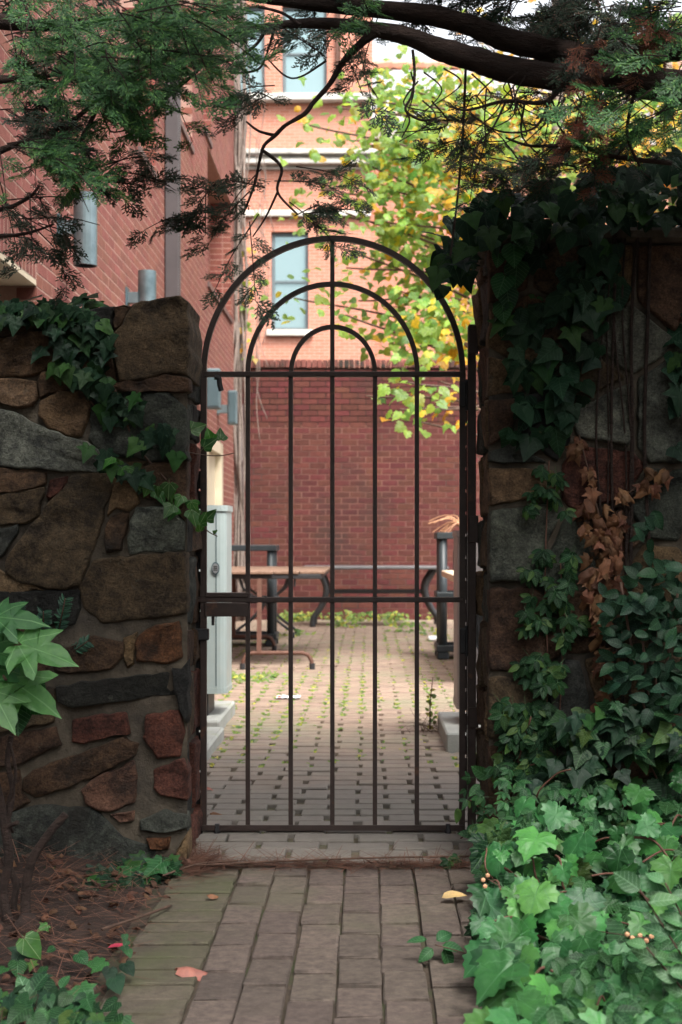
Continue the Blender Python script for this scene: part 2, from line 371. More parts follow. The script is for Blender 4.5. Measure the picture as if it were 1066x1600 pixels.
M['ivybright'] = leafmat('young_ivy_leaf', (0.025, 0.1, 0.02), (0.055, 0.17, 0.03), 0.3, 0.4)
M['grape'] = leafmat('grape_leaf', (0.012, 0.068, 0.018), (0.042, 0.17, 0.042), 0.16, 0.45, vein=(0.08, 0.2, 0.085), c3=(0.065, 0.2, 0.045), spec=0.35)
M['creeper'] = leafmat('creeper_leaf', (0.01, 0.05, 0.016), (0.026, 0.1, 0.028), 0.25, 0.5, spec=0.25, veins='pin', vein=(0.12, 0.25, 0.12))
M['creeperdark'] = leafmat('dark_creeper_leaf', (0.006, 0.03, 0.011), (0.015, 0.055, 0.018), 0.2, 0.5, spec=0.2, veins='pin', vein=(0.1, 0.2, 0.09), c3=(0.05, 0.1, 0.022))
M['paleleaf'] = leafmat('pale_privet_leaf', (0.04, 0.13, 0.045), (0.075, 0.19, 0.07), 0.25, 0.5, veins='pin', vein=(0.25, 0.42, 0.25))
M['bushleaf'] = leafmat('glossy_bush_leaf', (0.007, 0.028, 0.016), (0.014, 0.044, 0.02), 0.1, 0.5, spec=0.16, veins='pin', vein=(0.06, 0.12, 0.07))
M['maple'] = leafmat('light_lobed_leaf', (0.04, 0.15, 0.045), (0.09, 0.23, 0.06), 0.3, 0.5, vein=(0.2, 0.4, 0.16))
M['tree'] = leafmat('autumn_tree_leaf', (0.09, 0.21, 0.045), (0.23, 0.35, 0.06), 0.5, 0.4, vein=(0.3, 0.4, 0.15), c3=(0.4, 0.36, 0.03), tcol=2.1, c3at=0.88)
M['treeyellow'] = leafmat('yellow_tree_leaf', (0.5, 0.38, 0.04), (0.5, 0.26, 0.03), 0.45, 0.4, vein=(0.55, 0.45, 0.15), tcol=1.7)
M['deadleaf'] = leafmat('dead_leaf', (0.12, 0.05, 0.025), (0.24, 0.11, 0.055), 0.15, 0.7, vein=(0.14, 0.06, 0.03), tcol=1.0)
M['litterleaf'] = leafmat('litter_leaf', (0.045, 0.02, 0.012), (0.13, 0.06, 0.033), 0.1, 0.8, veins=None, tcol=1.0)
M['pinkleaf'] = leafmat('fallen_pink_leaf', (0.32, 0.1, 0.085), (0.38, 0.14, 0.115), 0.15, 0.6, veins='pin', vein=(0.3, 0.1, 0.08), tcol=1.0)
M['redleaf'] = leafmat('fallen_red_leaf', (0.3, 0.02, 0.025), (0.34, 0.03, 0.03), 0.15, 0.5, veins='pin', vein=(0.2, 0.02, 0.02), tcol=1.0)
M['yellowleaf'] = leafmat('fallen_yellow_leaf', (0.5, 0.36, 0.14), (0.55, 0.4, 0.18), 0.15, 0.6, veins='pin', vein=(0.4, 0.28, 0.1), tcol=1.0)
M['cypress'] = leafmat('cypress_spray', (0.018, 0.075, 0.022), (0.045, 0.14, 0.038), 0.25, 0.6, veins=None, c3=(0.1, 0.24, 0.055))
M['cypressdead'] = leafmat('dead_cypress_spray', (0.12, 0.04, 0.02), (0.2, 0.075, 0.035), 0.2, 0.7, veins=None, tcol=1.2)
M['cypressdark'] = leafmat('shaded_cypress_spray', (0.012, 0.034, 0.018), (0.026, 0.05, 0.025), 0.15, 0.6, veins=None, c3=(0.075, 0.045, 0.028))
M['yew'] = leafmat('yew_needle', (0.015, 0.06, 0.035), (0.025, 0.09, 0.05), 0.1, 0.5, veins=None)
M['weed'] = leafmat('weed_leaf', (0.07, 0.15, 0.025), (0.16, 0.23, 0.04), 0.3, 0.5, veins=None, c3=(0.34, 0.33, 0.05))

# ------------------------------------------------------------------ leaf templates
def lobed(prof, fold=0.12, droop=0.25, cy=0.38, ripple=0.04, seed=0, stem=0.25):
    """prof: right-hand outline from the base (0,0) to the tip; mirrored. A creased fan round a point on the midrib."""
    rr = random.Random(seed)
    right = prof; left = [(-x * rr.uniform(0.92, 1.06), y + rr.uniform(-0.02, 0.02)) for x, y in reversed(prof[:-1])]
    pts = right + left[:-1] if left[-1] == (0, 0) else right + left
    v = [(0, cy, -0.02)]; f = []
    for x, y in pts:
        z = fold * abs(x) - droop * (y * y) * 0.5 - droop * x * x * 0.6 + rr.uniform(-ripple, ripple)
        v.append((x, y, z))
    n = len(pts)
    for x, y in pts:
        x, y = x * 0.55, cy + (y - cy) * 0.55
        v.append((x, y, fold * abs(x) - droop * (y * y) * 0.5 - droop * x * x * 0.6 + rr.uniform(-ripple, ripple) * 0.5))
    v[0] = (0, cy, -droop * cy * cy * 0.5 - 0.01)
    for i in range(n):
        j = (i + 1) % n
        f.append((0, 1 + n + i, 1 + n + j)); f.append((1 + n + i, 1 + i, 1 + j, 1 + n + j))
    if stem:
        b = len(v)
        v += [(-0.014, 0.02, 0), (0.014, 0.02, 0), (0, -stem, -0.12)]; f.append((b, b + 2, b + 1))
    mb = MB(); mb.v = v; mb.f = f
    return template(mb)
IVY = [lobed([(0, 0.03), (0.16, -0.06), (0.36, 0.02), (0.52, 0.2), (0.38, 0.36), (0.3, 0.46), (0.17, 0.72), (0, 1.0)], seed=i, fold=0.15 - 0.05 * i, droop=0.2 + 0.12 * i) for i in range(3)]
IVYS = [lobed([(0, 0.05), (0.12, -0.08), (0.34, -0.04), (0.28, 0.14), (0.58, 0.34), (0.3, 0.42), (0.26, 0.5), (0.14, 0.75), (0, 1.05)], seed=10 + i, fold=0.12, droop=0.15 + 0.15 * i) for i in range(3)]
HEART = [lobed([(0, 0.05), (0.14, -0.1), (0.36, -0.02), (0.46, 0.2), (0.42, 0.42), (0.27, 0.66), (0.1, 0.88), (0, 1.0)], seed=20 + i, fold=0.1, droop=0.2 + 0.15 * i) for i in range(3)]
GRAPE = [lobed([(0, 0.06), (0.1, -0.1), (0.24, -0.12), (0.28, -0.02), (0.44, -0.02), (0.46, 0.1), (0.62, 0.18), (0.54, 0.28), (0.6, 0.42), (0.44, 0.44), (0.38, 0.5), (0.44, 0.62), (0.32, 0.66), (0.28, 0.78), (0.16, 0.82), (0, 1.02)], seed=30 + i, fold=0.1 + 0.18 * (i % 2), droop=0.25 + 0.22 * i, ripple=0.06) for i in range(4)]
MAPLE = [lobed([(0, 0.08), (0.12, -0.14), (0.3, -0.16), (0.26, -0.02), (0.52, 0.0), (0.72, 0.16), (0.5, 0.2), (0.42, 0.27), (0.62, 0.44), (0.66, 0.62), (0.44, 0.58), (0.28, 0.52), (0.26, 0.7), (0.2, 0.9), (0.08, 1.02), (0, 1.2)], seed=40 + i, fold=0.08, droop=0.25 + 0.15 * i, ripple=0.03) for i in range(3)]
TULIP = [lobed([(0, 0.03), (0.2, -0.03), (0.4, 0.12), (0.5, 0.3), (0.4, 0.42), (0.46, 0.62), (0.3, 0.72), (0.12, 0.9), (0, 1.0)], seed=50 + i, fold=0.25 - 0.12 * i, droop=0.2 + 0.2 * i, ripple=0.06) for i in range(4)]
def elliptic(w_=0.26, fold=0.25, droop=0.4, seed=0, base=0.0):
    rr = random.Random(seed); v = []; f = []; n = 6
    for i in range(n + 1):
        t = i / n; ww = w_ * (math.sin(PI * t ** 0.8) ** 0.8 if 0 < t < 1 else 0.0)
        z = -droop * t * t * 0.5
        v += [(-ww, t, z + fold * ww + rr.uniform(-.012, .012)), (0, t, z), (ww, t, z + fold * ww + rr.uniform(-.012, .012))]
    for i in range(n):
        a = i * 3
        f += [(a, a + 1, a + 4, a + 3), (a + 1, a + 2, a + 5, a + 4)]
    mb = MB(); mb.v = v; mb.f = f
    return mb
ELL = [template(elliptic(0.24 + 0.04 * i, 0.3, 0.2 + 0.25 * i, i)) for i in range(3)]
NARROW = [template(elliptic(0.16, 0.35, 0.3 + 0.3 * i, 5 + i)) for i in range(2)]
def palmate(n, seed):
    mb = MB(); rr = random.Random(seed)
    for k in range(n):
        a = (k - (n - 1) / 2) * (0.72 if n > 3 else 0.95) + rr.uniform(-.1, .1)
        s = (1.0 - 0.14 * abs(k - (n - 1) / 2)) * rr.uniform(.9, 1.05)
        e = elliptic(0.24, 0.25, rr.uniform(.2, .6), seed * 7 + k)
        mb.add(e.v, e.f, Matrix.Rotation(-a, 4, 'Z') @ Matrix.Rotation(rr.uniform(-.25, .1), 4, 'X') @ Matrix.Scale(0.62 * s, 4))
    t = template(mb); uv = np.tile(np.array(elliptic().v)[:, :2], (n, 1))
    mb.v += [(-0.012, 0, 0), (0.012, 0, 0), (0, -0.5, -0.1)]; mb.f.append((len(mb.v) - 3, len(mb.v) - 1, len(mb.v) - 2))
    t = template(mb)
    return (t[0], t[1], np.vstack([uv, [[0, 0], [0, 0], [0, 0]]]))
CREEP = [palmate(5, 1), palmate(5, 2), palmate(3, 3), palmate(3, 4)]
def curled(seed):
    rr = random.Random(seed); mb = MB(); n, m_ = 5, 4; v = []; cu = rr.uniform(1.3, 2.3)
    for i in range(n + 1):
        for j in range(m_ + 1):
            t, u = i / n, j / m_ - 0.5
            ww = 0.62 * (math.sin(PI * min(t * 0.94 + 0.04, 1)) ** 0.6)
            a = u * cu
            v.append((math.sin(a) * ww * 0.62 + rr.uniform(-.07, .07), t + rr.uniform(-.06, .06) - 0.25 * abs(u), -(1 - math.cos(a)) * ww * 0.6 - 0.45 * t * t + rr.uniform(-.08, .08)))
    mb.v = v
    for i in range(n):
        for j in range(m_):
            a = i * (m_ + 1) + j; mb.f.append((a, a + 1, a + m_ + 2, a + m_ + 1))
    return template(mb)
DEAD = [curled(i) for i in range(4)]
DEADL = [lobed([(0, 0.05), (0.12, -0.08), (0.34, -0.04), (0.28, 0.14), (0.58, 0.34), (0.3, 0.42), (0.26, 0.5), (0.14, 0.75), (0, 1.05)], seed=70 + i, fold=-0.55 + 1.0 * (i % 2), droop=0.5 + .4 * i, ripple=0.14) for i in range(4)]
def spray(seed, n=12, fine=True):
    """a flat fan of scale-leaved twiglets, about one unit long."""
    rr = random.Random(seed); mb = MB()
    def blade(p, a, l, wd):
        d = Vector((math.sin(a), math.cos(a), 0)); s_ = Vector((d.y, -d.x, 0)) * wd
        z0 = rr.uniform(-.03, .03)
        q = [p - s_ * 0.6, p + s_ * 0.6, p + d * l * 0.6 + s_, p + d * l + Vector((0, 0, rr.uniform(-.12, .02) * l)), p + d * l * 0.6 - s_]
        mb.add([(v_.x, v_.y, v_.z + z0) for v_ in q], [(0, 1, 2, 3, 4)])
    blade(Vector((0, 0, 0)), rr.uniform(-.05, .05), 0.9, 0.016)
    for i in range(n):
        t = 0.05 + 0.83 * i / n; sd = 1 if i % 2 else -1
        p = Vector((rr.uniform(-.02, .02), t, -0.12 * t * t)); a = sd * rr.uniform(.45, .95); l = (0.52 - 0.36 * t) * rr.uniform(.7, 1.25)
        blade(p, a, l, 0.02)
        if fine:
            for k in range(6):
                u = 0.15 + 0.16 * k; sd2 = 1 if k % 2 else -1
                q = p + Vector((math.sin(a), math.cos(a), -0.1 * u)) * (l * u)
                blade(q, a + sd2 * rr.uniform(.4, .9), max(.06, l * (0.5 - 0.25 * u)) * rr.uniform(.8, 1.3), 0.026)
    return template(mb)
SPRAY = [spray(i) for i in range(4)]
COARSE = [spray(20 + i, 7, False) for i in range(3)]
COARSE = [(t[0] * np.array([[1, 1, 1]]), t[1], t[2]) for t in COARSE]

# ------------------------------------------------------------------ the setting: ground, paving
g = MB()
g.box(-40, 40, 4.82, 90, -0.4, -0.055)
g.build('ground', M['soil'], kind='structure')
def bed(name, x0, x1, y0, y1, hf, nx=40, ny=40):
    mb = MB()
    for j in range(ny + 1):
        for i in range(nx + 1):
            x = x0 + (x1 - x0) * i / nx; y = y0 + (y1 - y0) * j / ny
            mb.v.append((x, y, hf(x, y) + 0.012 * noise.noise(Vector((x * 9, y * 9, 3)))))
    for j in range(ny):
        for i in range(nx):
            a = j * (nx + 1) + i; mb.f.append((a, a + 1, a + nx + 2, a + nx + 1))
    return mb.build(name, M['soil'], None, True, kind='structure')
def hl(x, y): return -0.03 + 0.05 * min(1, max(0, (-0.6 - x) / 0.3))
def hr(x, y): return -0.03 + 0.14 * min(1, max(0, (x - 0.42) / 0.7))
bed('soil_bed', -7, -0.5, -8, 4.5, hl, 60, 80)
bed('soil_bed', 0.36, 7, -8, 4.5, hr, 60, 80)
MB().box(-0.62, 0.52, -8, 4.34, -0.2, -0.0225).build('path_base', M['pathjoint'], kind='structure')

def brick_mesh(name, lx, ly, lz, mat, seed, j=0.003, c=0.004):
    rr = random.Random(seed)
    mb = MB().cbox(-lx / 2, lx / 2, -ly / 2, ly / 2, -lz / 2, lz / 2, c)
    mb.v = [(x + rr.uniform(-j, j), y + rr.uniform(-j, j), z + rr.uniform(-j, j) * 0.4) for x, y, z in mb.v]
    return mb
def place_pieces(parent, name, rest, tmpl, items, mat, maxn, restname):
    """items: Matrix list in order of the size they show at."""
    ms = [t.mesh(name, mat) for t in tmpl]; tt = [template(t) for t in tmpl]
    for i, m in enumerate(items[:maxn]): link(name, ms[i % len(ms)], parent, m)
    if rest: link(restname, merged_mesh(restname, [(tt[i % len(tt)], m) for i, m in enumerate(rest)], mat), parent, kind='stuff')

# near path: a course of stretchers at its left edge, then columns of pavers laid lengthwise
path = thing('brick_path', None, None, (0, 3.5, 0)); path['kind'] = 'structure'
near, gnear, far_, gfar = [], [], [], []
for i in range(int((4.32 - 0.0) / 0.1035)):
    y = 4.27 - i * 0.1035
    if y < 0: break
    x0 = -0.575 + R.uniform(-.003, .003) + (max(0, 3.05 - y) ** 1.5 * 0.5)
    x1 = -0.388
    if x1 - x0 < 0.05: continue
    m = Matrix.Translation(((x0 + x1) / 2, y, -0.035 + R.uniform(-.003, .003))) @ Matrix.Rotation(R.uniform(-.012, .012), 4, 'Z') @ Matrix.Diagonal(((x1 - x0) / 0.2, 1, 1, 1))
    (gnear if y > 2.6 else gfar).append(m)
for c in range(9):
    x = -0.385 + 0.104 * (c + 0.5)
    ph = 0.1035 if c % 2 else 0.0
    y = 4.3 + ph
    while y > 0:
        ya, yb = y - 0.194, y
        yb2 = min(yb, 4.325)
        if yb2 - ya > 0.03:
            m = Matrix.Translation((x + R.uniform(-.003, .003), (ya + yb2) / 2, -0.035 + R.uniform(-.0035, .0035))) @ Matrix.Rotation(R.uniform(-.012, .012), 4, 'Z') @ Matrix.Rotation(R.uniform(-.012, .012), 4, 'X') @ Matrix.Diagonal((1, (yb2 - ya) / 0.2, 1, 1))
            (near if ya > 2.5 else far_).append(m)
        y -= 0.207
near.sort(key=lambda m: m.translation.y); gnear.sort(key=lambda m: m.translation.y)
place_pieces(path, 'paver', far_, [brick_mesh('p', 0.098, 0.2, 0.05, None, s) for s in range(3)], near, M['paver'], 300, 'paver_field')
place_pieces(path, 'edge_paver', gfar, [brick_mesh('p', 0.2, 0.092, 0.05, None, s + 5) for s in range(3)], gnear, M['gpaver'], 300, 'edge_paver_field')
# a curved edging of bricks on end at the path's lower left
def edgex(y): return -0.575 + (max(0, 3.05 - y) ** 1.5 * 0.5)
for k in range(9):
    y = 3.12 - 0.104 * k; t_ = math.atan2(edgex(y - .05) - edgex(y + .05), 0.1)
    MB().cbox(-0.026, 0.026, -0.048, 0.048, -0.08, -0.004, 0.004, Matrix.Translation((edgex(y) - 0.036 - (.02 if k == 0 else 0), y, -0.006)) @ Matrix.Rotation(t_, 4, 'Z')).build('edging_brick', M['paver'], path)

# courtyard: pavers in running bond across, from the threshold to the back wall
BW = 17.7
yard = MB().box(-1.9, 4.2, 4.33, BW + 0.1, -0.3, -0.02).build('courtyard_paving', M['sand'], kind='structure')
row, lst = 0, []
y = 4.4
while y < BW:
    off = 0.107 if row % 2 else 0.0
    x = -1.75 + off + R.uniform(-.004, .004)
    while x < 4.0:
        zz = -0.027 + R.uniform(-.003, .003) - (0.006 if y < 4.66 else 0)
        lst.append(Matrix.Translation((x + R.uniform(-.006, .006), y, zz)) @ Matrix.Rotation(R.uniform(-.012, .012), 4, 'Z') @ Matrix.Rotation(R.uniform(-.01, .01), 4, 'X') @ Matrix.Diagonal((R.uniform(.93, 1), R.uniform(.95, 1), 1, 1)))
        x += 0.214
    y += 0.107; row += 1
def seen(m, x0, x1):
    p = PX(m.translation); return x0 < p[0] < x1
vis = sorted([m for m in lst if seen(m, 300, 745)], key=lambda m: m.translation.y)
ids = {id(m) for m in vis[:300]}
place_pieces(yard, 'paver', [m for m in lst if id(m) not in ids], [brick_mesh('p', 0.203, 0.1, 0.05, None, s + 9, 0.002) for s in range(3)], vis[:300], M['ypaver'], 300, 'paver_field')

# ------------------------------------------------------------------ brick building along the left
BX = -1.63
OPEN = [(4.9, 7.0, 0.9, 2.26), (8.75, 10.0, 3.82, 5.4), (10.08, 10.92, 3.78, 5.4), (11.7, 13.2, 4.62, 6.2), (14.1, 14.75, 5.1, 6.6), (14.45, 16.95, 3.62, 5.0), (14.15, 15.75, -0.05, 2.06)]
bld = thing('brick_building', 'salmon red brick building running back on the left with tall downpipe', 'building', (BX, 11, 0))
BTOP, B0, B1 = 8.6, 4.9, BW
ys = sorted({B0, B1} | {o[0] - .002 for o in OPEN if o[0] > B0} | {o[1] + .002 for o in OPEN}); zs = sorted({-0.2, BTOP} | {o[2] - .002 for o in OPEN} | {o[3] + .002 for o in OPEN})
core = MB()
for i in range(len(ys) - 1):
    run = None
    for k in range(len(zs) - 1):
        yc, zc = (ys[i] + ys[i + 1]) / 2, (zs[k] + zs[k + 1]) / 2
        if not any(o[0] < yc < o[1] and o[2] < zc < o[3] for o in OPEN):
            core.box(BX - 0.25, BX - 0.0012, ys[i], ys[i + 1], zs[k], zs[k + 1])
for o in OPEN[1:-1]: core.box(BX - 0.4, BX - (0.2515 if o[2] == 3.62 else 0.1165), o[0] - .004, o[1] + .004, o[2] - .004, o[3] + .004)
core.build('mortar', M['lmortar'], bld)
LP, LC = 0.213, 0.0677
items = []
z = 0.03; r_ = 0
SOLD = [(6.9, 2.26)]
while z < BTOP:
    y = B0 + (LP / 2 if r_ % 2 else 0)
    while y < B1:
        segs = [(y, min(y + 0.203, B1))]
        for o in OPEN:
            if o[2] - 0.03 < z < o[3] + 0.03 or (o is OPEN[0] and z < o[3] + 0.2 and z > o[2]):
                ns = []
                for a, b in segs:
                    if b <= o[0] or a >= o[1]: ns.append((a, b))
                    else:
                        if a < o[0] - 0.02: ns.append((a, o[0]))
                        if b > o[1] + 0.02: ns.append((o[1], b))
                segs = ns
        for a, b in segs:
            if b - a > 0.02:
                items.append(Matrix.Translation((BX - 0.05 + R.uniform(-.0004, .0004), (a + b) / 2, z)) @ Matrix.Diagonal((1, (b - a) / 0.203, 1, 1)))
        for o in OPEN[1:-1]:
            if o[2] < z < o[3] and y + .2 > o[0] and y < o[1]:
                a, b = max(y, o[0] + .002), min(y + .203, o[1] - .002)
                if b - a > .02: items.append(Matrix.Translation((BX - (0.3 if o[2] == 3.62 else 0.165), (a + b) / 2, z)) @ Matrix.Diagonal((1, (b - a) / 0.203, 1, 1)))
        y += LP
    o = OPEN[5]
    if o[2] < z < o[3]:
        for (xa, xb) in ((BX - 0.258, BX - 0.106),): items.append(Matrix.Translation(((xa + xb) / 2, o[1] + .1015, z)) @ Matrix.Diagonal(((xb - xa) / 0.1, 1, 1, 1)))
    z += LC; r_ += 1
def key(m):
    p = PX(m.translation); return (0 if (0 < p[0] < 372 and 90 < p[1] < 700 and not (p[0] < 305 and p[1] > 478)) else 1, m.translation.y)
items.sort(key=key)
place_pieces(bld, 'brick', items[300:], [brick_mesh('b', 0.1, 0.203, 0.0585, None, s, 0.0005, 0.001) for s in range(3)], items[:300], M['lbrick'], 300, 'brickwork')
for k in range(30):      # soldier course over the near window
    yy = 6.98 - k * 0.0677
    MB().cbox(-0.05, 0.05, -0.0285, 0.0285, -0.095, 0.095, 0.003, Matrix.Translation((BX - 0.05, yy - 0.03, 2.26 + 0.1))).build('soldier_brick', M['lbrick'], bld)
MB().box(BX - 0.24, BX - 0.002, 4.9, 7.0, 2.235, 2.262).build('soffit', M['beige'], bld)
for i, o in enumerate(OPEN[1:-1]):
    MB().box(BX - 0.11, BX + 0.022, o[0], o[1], o[2] - 0.056, o[2] - 0.002).build('sill', M['browndp'], bld)  # dark brown puts the shade along the openings' lower edge into the sill colour
for i, o in enumerate(OPEN[:1]):
    d = 0.24
    y0, y1, z0, z1 = o
    f = MB(); xo = BX - d
    f.box(xo - 0.04, xo + 0.03, y0, y0 + 0.05, z0, z1).box(xo - 0.04, xo + 0.03, y1 - 0.05, y1, z0, z1)
    f.box(xo - 0.04, xo + 0.028, y0 + 0.05, y1 - 0.05, z0, z0 + 0.05).box(xo - 0.04, xo + 0.028, y0 + 0.05, y1 - 0.05, z1 - 0.06, z1)
    wf = f.build('window', M['winframe'] if i else M['beige'], bld)
    MB().box(xo - 0.03, xo - 0.01, y0 + 0.04, y1 - 0.04, z0 + 0.04, z1 - 0.04).build('pane', M['darkglass'], wf)
    if i: MB().box(BX - 0.11, BX + 0.028, y0 + 0.0, y1 + 0.0, z0 - 0.056, z0 - 0.002).build('sill', M['browndp'], bld)
y0, y1, z0, z1 = OPEN[-1]
f = MB().cbox(BX - 0.12, BX + 0.03, y0, y0 + 0.12, 0, z1 - .01).cbox(BX - 0.12, BX + 0.03, y1 - 0.2, y1 - 0.03, 0, z1 - .01).cbox(BX - 0.12, BX + 0.028, y0 + 0.12, y1 - 0.2, z1 - 0.14, z1 - .012)
dr = f.build('door_frame', M['beige'], bld)
MB().box(BX - 0.09, BX - 0.04, y0 + 0.12, y1 - 0.2, 0, z1 - 0.14).build('door', M['beige'], dr)
# box section downpipe with a round-headed hopper end
dp = MB()
p = P(269, 108, 11.45)
dp.cbox(BX + 0.004, BX + 0.115, 11.38, 11.47, 0.0, p.z - 0.08, 0.008)
dp.cbox(BX + 0.02, BX + 0.125, 11.40, 11.45, 0.02, p.z - 0.1, 0.006)
dpo = dp.build('downpipe', M['downpipe'], bld)
MB().tube([(BX + 0.06, 11.425, p.z - 0.09), (BX + 0.06, 11.425, p.z - 0.03), (BX + 0.045, 11.425, p.z + 0.01), (BX + 0.02, 11.425, p.z + 0.02)], [0.06, 0.062, 0.05, 0.02], 12).build('elbow', M['downpipe'], dpo, True)
dp2 = thing('downpipe', 'thin dark brown downpipe in the far left corner beside the courtyard wall', 'downpipe', (BX + .07, 17.4, 0))
MB().cyl((BX + 0.075, 17.4), 0.04, 0, 2.65, 12).build('pipe', M['browndp'], dp2, True)
for zz in (0.6, 1.9): MB().cyl((BX + 0.075, 17.4), 0.052, zz, zz + 0.05, 12).build('bracket', M['browndp'], dp2)

# wall lamps: two tubes and two flat boxes on brackets
def tube_lamp(label, Y, zc):
    t = thing('wall_lamp', label, 'wall lamp', (BX, Y, zc), 'galvanised lamps on the brick building')
    mb = MB(); X = BX + 0.14; n = 28; r = 0.062
    rings = [(zc - 0.19, r - 0.006), (zc - 0.19, r), (zc + 0.19, r), (zc + 0.19, r - 0.006), (zc + 0.12, r - 0.006)]
    rings = [(zc - 0.10, r - 0.006)] + rings
    for zz, rr in rings:
        for k in range(n): mb.v.append((X + rr * math.cos(2 * PI * k / n), Y + rr * math.sin(2 * PI * k / n), zz))
    for i in range(len(rings) - 1):
        for k in range(n): mb.f.append((i * n + k, i * n + (k + 1) % n, (i + 1) * n + (k + 1) % n, (i + 1) * n + k))
    me = mb.mesh('shade', M['galv']); me.shade_smooth_by_angle(0.6) if hasattr(me, 'shade_smooth_by_angle') else None
    link('shade', me, t)
    MB().cyl((X, Y), 0.055, zc - 0.105, zc - 0.09, 20).build('lens', M['dark'], t)
    MB().cbox(BX + 0.012, X - 0.055, Y - 0.03, Y + 0.03, zc - 0.03, zc + 0.045, 0.003).build('arm', M['galv'], t)
    MB().cbox(BX, BX + 0.014, Y - 0.05, Y + 0.05, zc - 0.06, zc + 0.075, 0.002).build('wall_plate', M['galvdark'], t)
def box_lamp(label, Y, zc, hh, ww):
    t = thing('wall_lamp', label, 'wall lamp', (BX, Y, zc), 'galvanised lamps on the brick building')
    X = BX + 0.165; r = ww / 2
    MB().cbox(X - r, X + r, Y - 0.05, Y + 0.05, zc - hh / 2, zc + hh / 2, 0.012).build('housing', M['galv'], t)
    MB().cbox(X - r + 0.018, X + r - 0.018, Y - 0.058, Y - 0.048, zc - hh / 2 + 0.025, zc + hh / 2 - 0.02, 0.003).build('face_panel', M['galvdark'], t)
    MB().cbox(BX + 0.012, X - r, Y - 0.03, Y + 0.03, zc - 0.06, zc + 0.03, 0.003).build('arm', M['galv'], t)
    MB().cbox(BX, BX + 0.014, Y - 0.05, Y + 0.05, zc - 0.08, zc + 0.06, 0.002).build('wall_plate', M['galv'], t)
tube_lamp('tubular grey wall lamp nearest the camera, hanging clear above the stone wall', 7.5, 2.62)
tube_lamp('tubular grey wall lamp half hidden behind the top of the stone wall', 9.6, 2.61)
box_lamp('flat grey box lamp directly behind the gate top rail', 13.5, 2.42, 0.385, 0.14)
box_lamp('flat grey box lamp farthest along the brick wall, by the vine', 15.4, 2.42, 0.37, 0.105)

# ------------------------------------------------------------------ courtyard back wall
bw = thing('brick_wall', 'dark red brick courtyard wall with a course of upright cap bricks', 'wall', (0.5, BW, 0))
WX0, WX1, WT = BX + 0.01, 4.2, 3.13
c_ = MB().box(WX0, WX1, BW + 0.003, BW + 0.3, -0.2, 2.42); c_.build('mortar', M['bmortar'], bw)
MB().box(WX0, WX1, BW + 0.007, BW + 0.3, 2.42, WT).build('mortar', M['gmortar'], bw)
items = []; z = 0.03; r_ = 0; PC, PL = 0.0725, 0.2
while z < WT - 0.03:
    x = WX0 - 0.1 + (PL / 2 if r_ % 2 else 0)
    while x < WX1:
        a, b = max(x, WX0), min(x + PL - 0.011, WX1)
        if b - a > 0.03:
            items.append(Matrix.Translation(((a + b) / 2, BW + 0.05 + R.uniform(-.0009, .0009), z)) @ Matrix.Diagonal(((b - a) / 0.19, 1, 1, 1)))
        x += PL
    z += PC; r_ += 1
def key(m):
    p = PX(m.translation); return (0 if 372 < p[0] < 735 else 1, abs(p[0] - 560) * 0.0 + abs(p[1] - 760))
items.sort(key=key)
place_pieces(bw, 'brick', items[300:], [brick_mesh('b', 0.19, 0.1, 0.063, None, s, 0.0008, 0.0018) for s in range(3)], items[:300], M['bbrick'], 300, 'brickwork')
x = WX0; cb = [brick_mesh('b', 0.057, 0.33, 0.1, None, s, 0.003, 0.005) for s in range(3)]; cms = [b.mesh('cap_brick', M['capbrick']) for b in cb]; k = 0
while x < WX1 - 0.05:
    link('cap_brick', cms[k % 3], bw, Matrix.Translation((x + 0.03, BW + 0.14, WT + 0.052 + R.uniform(-.004, .004)))); x += 0.066; k += 1

# ------------------------------------------------------------------ far building
FY = 30.0
def fx(px): return (px - VX) * FY / S
def fz(py): return EH - (py - HY) * FY / S
far = thing('brick_house', 'pale brick block with limestone bands and sash windows beyond the courtyard wall', 'building', (0, FY, 0))
wins = [(fx(424), fx(482), fz(516), fz(362)), (fx(368), fx(414), fz(150), fz(8)), (fx(441), fx(511), fz(150), fz(8)), (fx(300), fx(345), fz(516), fz(362)), (fx(290), fx(340), fz(150), fz(8))]
X0, X1, Z1 = -8.0, fx(580), fz(-80)
xs = sorted({X0, X1} | {w_[0] for w_ in wins} | {w_[1] for w_ in wins}); zs = sorted({-0.5, Z1} | {w_[2] for w_ in wins} | {w_[3] for w_ in wins})
mb = MB()
for i in range(len(xs) - 1):
    for k in range(len(zs) - 1):
        xc, zc = (xs[i] + xs[i + 1]) / 2, (zs[k] + zs[k + 1]) / 2
        if not any(w_[0] < xc < w_[1] and w_[2] < zc < w_[3] for w_ in wins): mb.box(xs[i], xs[i + 1], FY, FY + 0.35, zs[k], zs[k + 1])
mb.box(X0, X1 - 0.01, FY + 0.36, FY + 8, -0.5, Z1 - 0.01)
mb.build('wall', M['farbrick'], far)
MB().cbox(fx(532), X1 + 0.03, FY - 0.14, FY - 0.002, fz(147), Z1, 0.01).build('pilaster', M['farbrick'], far)
MB().cbox(fx(525), fx(531), FY - 0.1, FY - 0.002, fz(148), Z1, 0.01).build('downpipe', M['rust'], far)
def band(name, ya, yb, d, x1=X1): return MB().cbox(X0, x1, FY - d, FY - 0.003, fz(yb), fz(ya), 0.015).build(name, M['stone_trim'], far)
band('sill_band', 150, 161, 0.22, X1 + 0.12)
band('cornice', 238, 246, 0.30, X1 + 0.15); band('cornice', 246.3, 252, 0.16); band('cornice', 252.3, 260, 0.24, X1 + 0.1); band('cornice', 260.3, 266, 0.08)
band('string_course', 330, 340, 0.12)
